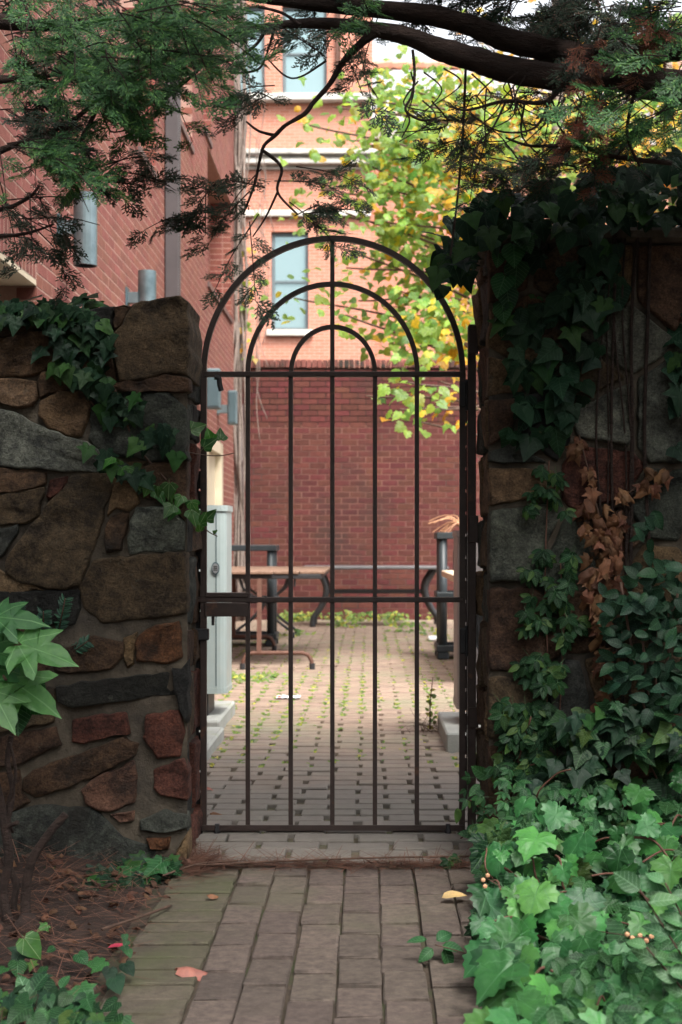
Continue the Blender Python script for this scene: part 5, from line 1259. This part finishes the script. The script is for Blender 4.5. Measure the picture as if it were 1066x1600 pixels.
for (x, y) in ((980, 1460), (988, 1466), (1000, 1462), (1010, 1470), (1018, 1463), (755, 1375), (762, 1368), (758, 1385)):
    bm = bmesh.new(); bmesh.ops.create_icosphere(bm, subdivisions=1, radius=.006, matrix=Matrix.Translation(P(x, y, ysurf(y) - .15))); me = bpy.data.meshes.new('berry'); bm.to_mesh(me); bm.free(); me.materials.append(M['straw']); link('berry', me, br_)
MB().tube(spline([P(760, 1372, ysurf(1372) - .13), P(880, 1440, ysurf(1440)), P(980, 1462, ysurf(1462) - .14), P(1020, 1466, ysurf(1466) - .14)], 6), .0012, 5).build('stalk', M['twig'], br_)

# --- litter of needles and dead leaves
nd = []
blade = MB(); blade.v = [(-.012, 0, 0), (.012, 0, 0), (.006, 1, .05), (-.006, 1, .05)]; blade.f = [(0, 1, 2, 3)]; BL = template(blade)
for k in range(9000):
    s_ = R.random()
    if s_ < .42: x, y, z = R.uniform(-1.6, -.56), R.uniform(2.4, 4.33), None
    elif s_ < .75: x, y, z = R.uniform(.42, 1.6), R.uniform(2.4, 4.33), None
    elif s_ < .92: x, y = -.6 + 1.0 * R.random(), 4.33 + R.gauss(0, .022); z = -.004
    else: x, y = -.53 + R.gauss(0, .03), 4.36 + R.gauss(0, .1); z = -.004
    if z is None: z = (hl if x < 0 else hr)(x, y) + R.uniform(.004, .03)
    nd.append((BL, fr(Vector((x, y, z)), Vector((0, 0, 1)) + rv(.35), Vector((R.uniform(-1, 1), R.uniform(-.6, .6), 0)), R.uniform(.05, .12))))
link('pine_needles', merged_mesh('pine_needles', nd, M['needle']), None, kind='stuff')
it = []
for k in range(1000):
    x, y = (R.uniform(-1.5, -.56) if R.random() < .55 else R.uniform(.45, 1.5)), R.uniform(2.4, 4.3)
    it.append((R.choice(DEAD), fr(Vector((x, y, (hl if x < 0 else hr)(x, y) + .02)), Vector((0, 0, 1)) + rv(.5), rv(1), R.uniform(.012, .04))))
link('leaf_litter', merged_mesh('leaf_litter', it, M['litterleaf']), None, kind='stuff')
def tw(label, pts, r):
    t = MB().tube(spline(pts, 6), r, 6).build('fallen_twig', M['twig'], None, True); setp(t, dict(label=label, category='twig', group='twigs on the ground'))
g0 = lambda x, y, z=0.01: P(x, y, S * (EH - z) / (y - HY))
tw('straight tan twig pointing from the leaf litter onto the path edge', [g0(160, 1452, .03), g0(215, 1434, .02), g0(267, 1415, .0)], .004)
tw('long thin twig lying across the paving just in front of the gate', [g0(310, 1352), g0(450, 1345), g0(600, 1340), g0(735, 1338)], .003)
tw('thin dark twig along the left end of the gate threshold', [g0(255, 1368), g0(310, 1350), g0(372, 1345)], .003)
def fallen(label, T, m, x, y, s, yaw, up=0.012, cat='fallen leaf'):
    p = g0(x, y, -.008)
    o = link('fallen_leaf', leaf_mesh(T, M[m], 'fallen_leaf'), None, fr(p + Vector((0, 0, .012)), Vector((R.uniform(-.25, .25), -.3, 1)), Vector((math.cos(yaw), math.sin(yaw), .1)), s))
    setp(o, dict(label=label, category=cat, group='fallen leaves'))
fallen('pink curled fallen leaf on the mossy left side of the path', DEAD[0], 'pinkleaf', 278, 1522, .066, .1)
fallen('dark red fallen leaf in the litter left of the path', NARROW[0], 'redleaf', 168, 1489, .055, .2)
fallen('pale yellow fallen leaf at the right side of the path', ELL[1], 'yellowleaf', 690, 1410, .07, .15)
fallen('small brown crumpled leaf on the path near the wall corner', DEAD[2], 'deadleaf', 325, 1405, .03, .4)
fallen('small pink leaf by the low slab on the left', ELL[0], 'pinkleaf', 322, 1170, .06, .5)
fallen('tiny pale leaf inside the gate at the left', ELL[2], 'pinkleaf', 318, 1238, .04, .2)
fallen('brown curled leaf just inside the gate on the left', DEAD[1], 'deadleaf', 330, 1276, .05, .1)

# --- moss and weeds in the courtyard joints
it = []
for k in range(2300):
    Y = R.uniform(6.2, 15) if k % 3 else R.uniform(7, 11); row = round((Y - 4.4) / 0.107); y = 4.4 + row * 0.107
    x = -1.75 + (0.107 if row % 2 else 0) + 0.107 + 0.214 * (R.randrange(2, 12) if k % 3 else R.randrange(3, 8))
    if noise.noise(Vector((x * 1.2, y * .6, 5))) < -0.15 and R.random() < .8: continue
    for q in range(R.randrange(3, 8)):
        it.append((ELL[0], fr(Vector((x + R.uniform(-.02, .02), y + R.uniform(-.05, .05), -.008)), Vector((R.uniform(-.4, .4), -.5, 1)), rv(1) * Vector((1, 1, .0)) if False else Vector((R.uniform(-1, 1), R.uniform(-1, 1), .5)), R.uniform(.012, .034))))
link('moss', merged_mesh('moss', it, M['weed']), None, kind='stuff')
it = []
for k in range(24):
    cx = R.choice([R.uniform(-.8, 1.0), R.uniform(-.75, .9), R.uniform(-1.0, -.6)]); cy = R.uniform(17.2, 17.6) if k < 18 else R.uniform(14.5, 16.8)
    for q in range(R.randrange(14, 34)):
        it.append((R.choice(ELL), fr(Vector((cx + R.gauss(0, .09), cy + R.gauss(0, .06), R.uniform(0, .1))), Vector((R.uniform(-.5, .5), -.8, .7)), Vector((R.uniform(-1, 1), -.4, R.uniform(-.2, 1))), R.uniform(.03, .07))))
for k in range(20):
    p = g0(330 + R.uniform(0, 100), 1058 + R.uniform(-4, 8)); 
    for q in range(7): it.append((R.choice(ELL), fr(p + Vector((R.gauss(0, .04), R.gauss(0, .05), R.uniform(0, .03))), Vector((0, -.6, 1)), Vector((R.uniform(-1, 1), -.5, .4)), R.uniform(.02, .05))))
link('weeds', merged_mesh('weeds', it, M['weed']), None, kind='stuff')
wd = thing('weed', 'tall thin weed with yellowing leaves by the right concrete slab', 'weed', g0(672, 1140))
b0 = g0(672, 1140); tubes(wd, 'stem', [([b0, b0 + Vector((.0, 0, .13)), b0 + Vector((.015, 0, .27))], [.004, .003, .002])], M['twig'])
it = [(R.choice(ELL), fr(b0 + Vector((R.uniform(-.01, .02), 0, R.uniform(.0, .27))), Vector((0, -.8, .6)) + rv(.3), Vector((R.uniform(-1, 1), -.2, .5)), R.uniform(.02, .04))) for k in range(16)]
leaves(wd, it, M['weed'])
it = [(BL, fr(b0 + Vector((R.gauss(0, .05), R.gauss(0, .04), R.uniform(.005, .04))), rv(1), rv(1), R.uniform(.05, .12))) for k in range(90)]
link('dry_roots', merged_mesh('dry_roots', it, M['twig']), wd, kind='stuff')

# --- dry vine on the far left corner of the building
dv = thing('dry_vine', 'thick bundle of dry leafless vine stems on the far corner of the brick building', 'vine', (BX + .05, 17.55, 0))
pt = []
for k in range(18):
    x0 = BX + R.uniform(-.06, .12); pts = []
    for j in range(9): pts.append(Vector((x0 + R.gauss(0, .035) + .02, 17.5 - R.uniform(0, .25), .1 + j * 1.0 + R.uniform(-.2, .2))))
    pt.append((spline(pts, 4), R.uniform(.008, .022)))
tubes(dv, 'stem', pt, M['greybark'], 6)
pt = []
for k in range(16):
    z = R.uniform(3.2, 6.8); a = Vector((BX + .1, 17.45, z)); pts = [a, a + Vector((R.uniform(.08, .2), -.03, R.uniform(-.2, .2))), a + Vector((R.uniform(.12, .32), 0, R.uniform(-.7, -.2))), a + Vector((R.uniform(.1, .4), 0, R.uniform(-1.4, -.6)))]
    pt.append((spline(pts, 4), .005))
tubes(dv, 'runner', pt, M['greybark'], 5)
it = [(R.choice(IVY), fr(Vector((BX + R.uniform(.1, .26), 17.35, R.uniform(3.2, 4.6))), lookn(None, .3, .6), Vector((R.uniform(-1, 1), 0, -1)), R.uniform(.05, .09))) for k in range(30)]
leaves(dv, it, M['treeyellow'], mats=[M['treeyellow'], M['tree']])

# --- the autumn tree inside the courtyard, right of the gate
at = thing('autumn_tree', 'young broadleaf tree turning yellow green in the courtyard beyond the gate', 'tree', (1.75, 13.0, 0))
MB().tube(spline([(1.75, 13.0, -.1), (1.72, 13.0, 1.2), (1.8, 13.05, 2.4), (1.7, 13.1, 3.6), (1.75, 13.1, 5.0), (1.7, 13.1, 6.6)], 5), [.11] * 6 + [.1] * 5 + [.085] * 5 + [.06] * 5 + [.035] * 5, 10).build('trunk', M['greybark'], at, True)
items = []; pt = []
ends = [(500, 200), (540, 170), (560, 260), (600, 160), (520, 300), (560, 340), (600, 230), (640, 200), (500, 330), (620, 300), (560, 420), (600, 400), (640, 370), (660, 290), (580, 470), (640, 460), (690, 240), (700, 330), (700, 420), (690, 480), (740, 200), (770, 250), (820, 190), (870, 210), (930, 170), (980, 210), (1040, 190), (1060, 240), (620, 520), (700, 520), (720, 150), (680, 160), (640, 140), (900, 240), (1000, 160), (760, 170), (590, 620), (640, 640), (700, 640), (650, 600), (700, 600), (660, 660), (480, 470), (560, 500), (620, 180), (660, 230), (840, 240), (600, 270), (580, 300), (640, 260), (560, 220), (620, 350), (540, 390), (670, 400), (660, 510)]
for (ex, ey) in ends:
    Y = R.uniform(11.2, 14.4) if ey < 580 else R.uniform(9.8, 11.5); e = P(ex, ey, Y); z0 = max(1.6, min(6.0, e.z - R.uniform(.3, 1.0))); b = Vector((1.73, 13.05, z0)); mid = b.lerp(e, .5) + Vector((0, 0, R.uniform(.05, .3)))
    sp = spline([b, mid, e, e + (e - mid).normalized() * .12], 6); pt.append((sp, [.013 * (1 - i / len(sp)) + .003 for i in range(len(sp))]))
    sparse = ex < 585
    for k in range(115 if not sparse else 22):
        t_ = R.uniform(.42, 1) if not sparse else R.uniform(.78, 1); q = sp[int(t_ * (len(sp) - 1))] + Vector((R.gauss(0, .15), R.gauss(0, .25), R.gauss(0, .13)))
        px, py = PX(q)
        if py > 560 and px < 590 or (py > 675) or (565 < py < 700 and R.random() < .84) or (px < 590 and R.random() < .4): continue
        items.append((q.y, (R.choice(TULIP + IVYS + GRAPE), fr(q, Vector((R.uniform(-.6, .6), -.6, .7)) + rv(.5), Vector((R.uniform(-1, .6), -.3, -.7)) + rv(.4), R.uniform(.06, .1)))))
items.sort(key=lambda q: q[0]); tubes(at, 'branch', pt, M['twig'], 6)
yl = [b for a, b in items if R.random() < (.07 if PX(b[1].translation)[0] < 690 else .4)]; yid = {id(b) for b in yl}; gr = [b for a, b in items if id(b) not in yid]
leaves(at, gr, M['tree'], 230, mats=None); leaves(at, yl, M['treeyellow'], 60, rest='yellow_foliage')
# another crown behind the right wall
a2 = thing('autumn_tree', 'yellow leaved tree crown behind the ivy topped right wall', 'tree', (4.2, 20, 0))
MB().tube(spline([(4.2, 20, -.1), (4.1, 20, 2), (4.3, 20, 4.5), (4.2, 20, 8)], 5), [.16] * 6 + [.12] * 5 + [.06] * 5, 10).build('trunk', M['greybark'], a2, True)
it = []; pt = []
for k in range(46):
    d = Vector((R.uniform(-1, 1), R.uniform(-1, 1), R.uniform(-.35, .8))); e = Vector((4.0, 20, 6.3)) + Vector((d.x * 2.6, d.y * 2.2, d.z * 3.0)); b = Vector((4.2, 20, R.uniform(3, 6.5)))
    sp = spline([b, b.lerp(e, .5) + Vector((0, 0, .2)), e], 6); pt.append((sp, .015))
    for q in range(46):
        it.append((R.choice(TULIP), fr(sp[R.randrange(5, len(sp))] + Vector((R.gauss(0, .3), R.gauss(0, .3), R.gauss(0, .25))), Vector((0, -.6, .7)) + rv(.6), rv(1) + Vector((0, 0, -.5)), R.uniform(.11, .17))))
tubes(a2, 'branch', pt, M['greybark'], 6); leaves(a2, it[::2], M['treeyellow'], 0); leaves(a2, it[1::2], M['tree'], 0, rest='green_foliage')

# --- cypress overhead
cy = thing('cypress_tree', 'old cypress whose heavy dark limbs cross above the gate from the right', 'tree', (1.9, 3.5, 0))
def W(lst, Y=3.65): return [P(a, b, Y + (c_ if len(q) > 3 else 0)) for q in lst for (a, b, c_) in [(q[0], q[1], q[3] if len(q) > 3 else 0)]]
def limb(name, lst, Y, parent=cy, n=9, knob=.0):
    pts = spline(W(lst, Y), 6); k = len(lst) - 1
    rad = []
    for i in range(len(pts)):
        t_ = i / 6; a = min(int(t_), k - 1); w_ = lst[a][2] + (lst[a + 1][2] - lst[a][2]) * (t_ - a); rad.append(w_ * Y / S / 2 * (1 + .1 * noise.noise(Vector((i * .6, Y, lst[0][0])))))
    mb = MB().tube(pts, rad, n if lst[0][2] < 15 else 16)
    if lst[0][2] >= 15:        # shreddy ridges along the bark
        m_ = 16; out = []
        for i, v in enumerate(mb.v):
            p = pts[i // m_]; d = Vector(v) - p
            out.append(tuple(p + d * (1 + .16 * noise.noise(Vector((i % m_ * 1.7, i // m_ * .22, lst[0][0]))) + .1 * noise.noise(Vector((i % m_ * 3.1, i // m_ * .7, 4))))))
        mb.v = out
    mb.build(name, M['bark'], parent, True); return pts
MB().tube(spline([(1.9, 3.5, -.2), (1.85, 3.5, .8), (1.7, 3.55, 1.8), (1.65, 3.55, 3.0), (1.7, 3.5, 4.5)], 6), [.17] * 7 + [.15] * 6 + [.13] * 6 + [.1] * 6, 12).build('trunk', M['bark'], cy, True)
L1 = limb('limb', [(1600, 200, 80), (1250, 150, 64), (1066, 138, 52), (960, 118, 44), (880, 122, 42), (790, 108, 40), (740, 92, 38), (690, 78, 34), (640, 58, 30), (585, 46, 22), (500, 36, 17), (420, 42, 12), (345, 55, 8)], 3.65)
L2 = limb('limb', [(1600, 60, 80), (1250, 60, 60), (1066, 70, 48), (940, 92, 44), (860, 78, 38), (790, 62, 36), (730, 38, 32), (660, 22, 30), (560, 12, 27), (470, 4, 20), (380, -6, 12), (260, -20, 6)], 3.75)
L3 = limb('branch', [(590, 48, 18), (566, 66, 13), (540, 92, 10), (527, 112, 9), (512, 136, 8), (490, 160, 7), (476, 178, 7), (446, 196, 6.5), (430, 212, 6), (414, 226, 5.5), (407, 246, 5), (398, 288, 4), (380, 335, 2.5)], 3.6)
for q in ([(432, 212, 6), (405, 205, 4), (385, 190, 3)], [(412, 236, 6), (440, 262, 5), (434, 300, 4), (465, 335, 3)], [(434, 300, 4), (415, 340, 3), (395, 370, 2)], [(645, 78, 5), (648, 118, 4.5), (643, 150, 4), (634, 172, 4), (660, 188, 4), (690, 182, 2)], [(634, 172, 4), (640, 190, 3), (628, 215, 2)], [(728, 100, 4), (724, 200, 4), (716, 300, 3.5), (704, 400, 3)],
          [(880, 132, 9), (850, 160, 7), (790, 158, 6), (730, 172, 4), (700, 165, 2)], [(860, 155, 5), (835, 200, 4), (780, 205, 3), (730, 175, 2)], [(1050, 255, 8), (960, 245, 8), (900, 228, 7), (830, 228, 5), (790, 215, 3)], [(790, 160, 4), (770, 200, 3), (745, 230, 3), (735, 280, 2)], [(940, 130, 6), (930, 180, 5), (870, 240, 3)], [(820, 160, 4), (815, 210, 3), (840, 240, 2)], [(900, 230, 4), (870, 190, 3), (880, 160, 2)], [(760, 170, 3), (740, 150, 2), (720, 190, 2)], [(990, 150, 6), (980, 210, 5), (1000, 260, 4)],
          [(340, 55, 9), (318, 100, 6), (275, 140, 5), (240, 170, 3)], [(415, 45, 7), (400, 70, 5), (365, 92, 5), (312, 105, 4)], [(430, 40, 5), (415, 90, 3), (400, 110, 4), (360, 115, 3)], [(470, 40, 6), (440, 20, 5), (400, 10, 4)], [(510, 95, 4), (470, 120, 3), (445, 118, 3), (415, 88, 2)]):
    limb('twig', q, 3.62 + R.uniform(-.08, .12), n=6)
for k in range(26):
    x0, y0 = R.uniform(640, 1060), R.uniform(105, 160); limb('twig', [(x0, y0, 3), (x0 + R.uniform(-40, 30), y0 + R.uniform(20, 50), 2.4), (x0 + R.uniform(-80, 50), y0 + R.uniform(40, 110), 1.5)], 3.6 + R.uniform(-.1, .2), n=5)
def foliage_region(poly, n, Y, tipdir, size=(.06, .115), nper=5, spread=.13, dens=0.42):
    out = []; tws = []
    for _ in range(max(2, int(n * dens + .5))):
        x, y = rpoly(poly); Yy = R.uniform(*Y); a = P(x, y - 8, Yy); d = (Vector(tipdir) + rv(.7)).normalized(); L = R.uniform(.07, .16); b = a + d * L - Vector((0, 0, .03)); a0 = a - d * R.uniform(.02, .06) + Vector((0, 0, .01))
        tws.append((a0, a.lerp(b, .5) + Vector((0, 0, .012)), b))
        for k in range(nper):
            q = a.lerp(b, k / (nper - 1)); sd = 1 if k % 2 else -1; sdv = d.cross(Vector((0, 0, 1))); sdv = sdv.normalized() if sdv.length > .1 else Vector((1, 0, 0))
            out.append((R.choice(SPRAY), fr(q, Vector((R.uniform(-.5, .5), R.uniform(-1.3, -.3), .7)) + rv(.35), d * .7 + sdv * sd * R.uniform(.3, 1.1) + Vector((0, 0, -.2)) + rv(.5), R.uniform(*size) * .75)))
    return out, tws
def foliage(parent, name, mat, regs):
    items = []; mb = MB()
    for args in regs:
        o_, t_ = foliage_region(*args)
        for b in o_:       # the boughs stay short of the lamp and thin out towards their tips
            x, y = PX(b[1].translation)
            if (100 < x < 160 and 305 < y < 430) or (x < 240 and y > 300 and R.random() < .4): continue
            items.append(b)
        for q in t_: mb.tube(spline(q, 3), [.0018, .0017, .0016, .0015, .0013, .0011, .0009], 5)
    link(name, merged_mesh(name, items, mat), parent); mb.build(name + '_twigs', M['bark'], parent, True, kind='stuff')
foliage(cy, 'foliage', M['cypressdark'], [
  ([(275, 340), (330, 330), (345, 350), (280, 350)], 4, (3.5, 3.65), (-1, 0, -.2)), ([(330, 285), (400, 265), (430, 300), (350, 350), (310, 345)], 11, (3.5, 3.65), (-.6, 0, -.4)), ([(400, 330), (470, 325), (505, 345), (480, 370), (400, 350)], 8, (3.5, 3.65), (.8, 0, -.1)), ([(430, 250), (480, 275), (465, 300), (430, 290)], 5, (3.5, 3.65), (.7, 0, .1)), ([(385, 360), (410, 350), (400, 380), (385, 382)], 2, (3.5, 3.6), (-.5, 0, -1)),
  ([(375, 145), (430, 130), (445, 160), (380, 190)], 7, (3.5, 3.65), (-.3, 0, -.4)), ([(450, 70), (520, 75), (530, 90), (460, 95)], 7, (3.5, 3.65), (-.8, 0, 0)), ([(520, 50), (585, 40), (590, 90), (540, 110)], 10, (3.5, 3.7), (.2, 0, -.8)), ([(680, 200), (740, 190), (800, 240), (830, 270), (740, 280), (690, 240)], 22, (3.6, 3.9), (-.7, 0, -.1)), ([(780, 250), (900, 240), (1000, 230), (1066, 230), (1066, 280), (800, 285)], 22, (3.6, 4.0), (-.5, 0, -.2)), ([(380, 0), (640, 0), (640, 14), (560, 40), (440, 25)], 10, (3.5, 3.9), (-.5, 0, -.2)), ([(600, -15), (740, 10), (860, 50), (1066, 60), (1066, -15)], 150, (3.7, 4.1), (-.5, 0, -.4)), ([(800, 90), (1066, 100), (1066, 160), (850, 140)], 14, (3.6, 3.9), (-.4, 0, -.6)), ([(840, 160), (1066, 150), (1066, 250), (880, 240)], 26, (3.6, 3.9), (-.5, 0, -.3))])
foliage(cy, 'green_foliage', M['cypress'], [([(980, 0), (1090, 0), (1090, 60), (1000, 40)], 12, (3.3, 3.6), (-.7, 0, -.3)), ([(1000, 80), (1090, 60), (1090, 210), (980, 200), (960, 150), (1020, 120)], 30, (3.3, 3.6), (-.7, 0, -.5)), ([(930, 130), (1010, 130), (990, 190), (930, 180)], 9, (3.3, 3.55), (-.8, 0, -.4)), ([(530, 10), (620, 0), (600, 30), (540, 30)], 5, (3.4, 3.6), (-.5, 0, -.3))])
foliage(cy, 'dead_foliage', M['cypressdead'], [([(895, 60), (940, 60), (930, 130), (900, 125)], 5, (3.35, 3.55), (0, 0, -1)), ([(900, 165), (970, 160), (975, 190), (920, 225), (895, 220)], 9, (3.35, 3.55), (-.3, 0, -.8)), ([(1000, 30), (1066, 30), (1066, 55), (1010, 60)], 4, (3.35, 3.5), (0, 0, -1))])
c2 = thing('cypress_tree', 'green cypress whose leafy sprays hang in at the upper left', 'tree', (-2.0, 3.0, 0))
MB().tube(spline([(-2.0, 3.0, -.2), (-2.0, 3.0, 1), (-1.95, 3.05, 2.2), (-2.0, 3.0, 3.2), (-2.0, 3.0, 4.6)], 6), [.15] * 7 + [.13] * 6 + [.11] * 6 + [.08] * 6, 12).build('trunk', M['bark'], c2, True)
for q in ([(-700, 60, 46), (-300, 30, 36), (-60, 30, 26), (80, 40, 18), (200, 30, 12), (310, 40, 7)], [(-700, 160, 40), (-250, 130, 28), (-40, 125, 16), (60, 122, 6), (110, 108, 4), (150, 90, 3)], [(-700, 300, 40), (-300, 230, 26), (-60, 245, 14), (40, 220, 8), (110, 190, 7), (160, 150, 7)], [(160, 150, 8), (142, 190, 8), (122, 226, 7), (108, 238, 5)], [(126, 222, 4), (132, 250, 4), (150, 275, 3), (168, 283, 3), (215, 288, 2)], [(-200, 330, 14), (-20, 330, 8), (40, 312, 6), (62, 290, 4)], [(-200, 380, 14), (-20, 370, 8), (40, 365, 5), (85, 350, 3)], [(155, 165, 4), (165, 190, 3), (175, 206, 3), (200, 203, 2)]):
    limb('branch', q, 3.45 + R.uniform(-.05, .1), c2, 8)
foliage(c2, 'foliage', M['cypress'], [
  ([(0, 0), (340, 0), (330, 50), (300, 75), (170, 90), (120, 60), (0, 70)], 95, (3.1, 3.6), (.7, 0, -.3)), ([(160, 60), (330, 50), (318, 100), (300, 125), (240, 130), (170, 140), (150, 100)], 50, (3.15, 3.5), (.7, 0, -.4)), ([(0, 60), (160, 70), (150, 120), (80, 130), (0, 120)], 36, (3.2, 3.6), (.6, 0, -.4)), ([(0, 235), (60, 228), (130, 235), (110, 262), (40, 275), (0, 280)], 30, (3.1, 3.4), (.9, 0, -.1)), ([(60, 130), (180, 120), (215, 150), (180, 185), (110, 180)], 26, (3.2, 3.6), (.7, 0, -.4))])
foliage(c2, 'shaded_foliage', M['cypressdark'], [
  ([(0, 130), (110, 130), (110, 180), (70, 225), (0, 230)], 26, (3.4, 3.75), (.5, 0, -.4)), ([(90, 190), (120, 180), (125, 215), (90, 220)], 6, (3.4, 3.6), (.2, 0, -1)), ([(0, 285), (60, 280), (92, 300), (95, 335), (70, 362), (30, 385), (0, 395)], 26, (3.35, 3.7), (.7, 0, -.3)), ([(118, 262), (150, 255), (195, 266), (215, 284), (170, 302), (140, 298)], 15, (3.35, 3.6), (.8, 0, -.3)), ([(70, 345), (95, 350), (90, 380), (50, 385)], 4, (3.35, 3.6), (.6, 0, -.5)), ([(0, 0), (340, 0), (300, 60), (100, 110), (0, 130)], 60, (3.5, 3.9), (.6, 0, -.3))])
# unseen crown of both cypresses, added above the frame to shade walls and path
def crown(parent, name, n, xr, yr, zr, mat, keep=lambda p: True):
    it = []
    while len(it) < n:
        p = Vector((R.uniform(*xr), R.uniform(*yr), R.uniform(*zr)))
        if p.z < EH + .38 * max(p.y, 0) + .16 or not keep(p): continue
        if p.z < EH + .38 * max(p.y, 0) + .75:
            for q in range(2): it.append((R.choice(SPRAY), fr(p + rv(.12), Vector((0, -.5, 1)) + rv(.7), rv(1) - Vector((0, 0, .3)), R.uniform(.16, .26))))
        else: it.append((R.choice(COARSE), fr(p, Vector((0, 0, 1)) + rv(.8), rv(1) - Vector((0, 0, .3)), R.uniform(.3, .5))))
    link(name, merged_mesh(name, it, mat), parent)
gapf = lambda p: not ((-1.8 < p.x < -0.2 and 2.3 < p.y < 3.7) or (0.4 < p.x < 2.0 and 1.3 < p.y < 2.95))  # openings shaped to let light fall on the sprays and lower right plants
crown(cy, 'shade_crown', 3600, (.1, 4.5), (.8, 5.3), (2.4, 5.0), M['cypressdark'], gapf)
crown(c2, 'shade_crown', 3600, (-4.5, .1), (.8, 5.3), (2.4, 5.0), M['cypressdark'], gapf)
# unseen evergreen mass, added behind and beside the camera to darken the foreground
hg = thing('shade_screen', 'unseen dark evergreen mass added behind the viewer to shade the foreground', 'shade_screen', (0, -5, 0))
it = []
for k in range(5200):
    it.append((R.choice(COARSE), fr(Vector((R.uniform(-7, 7), R.uniform(-6, -4.6), R.uniform(0, 5))), Vector((0, 1, .3)) + rv(.8), rv(1) - Vector((0, 0, .3)), R.uniform(.4, .7))))
for k in range(5200):
    sd = R.choice([-1, 1]); it.append((R.choice(COARSE), fr(Vector((sd * R.uniform(4.2, 5.2), R.uniform(-5, 4.2), R.uniform(0, 4.5))), Vector((-sd, 0, .3)) + rv(.8), rv(1) - Vector((0, 0, .3)), R.uniform(.4, .7))))
link('foliage', merged_mesh('foliage', it, M['cypressdark']), hg)
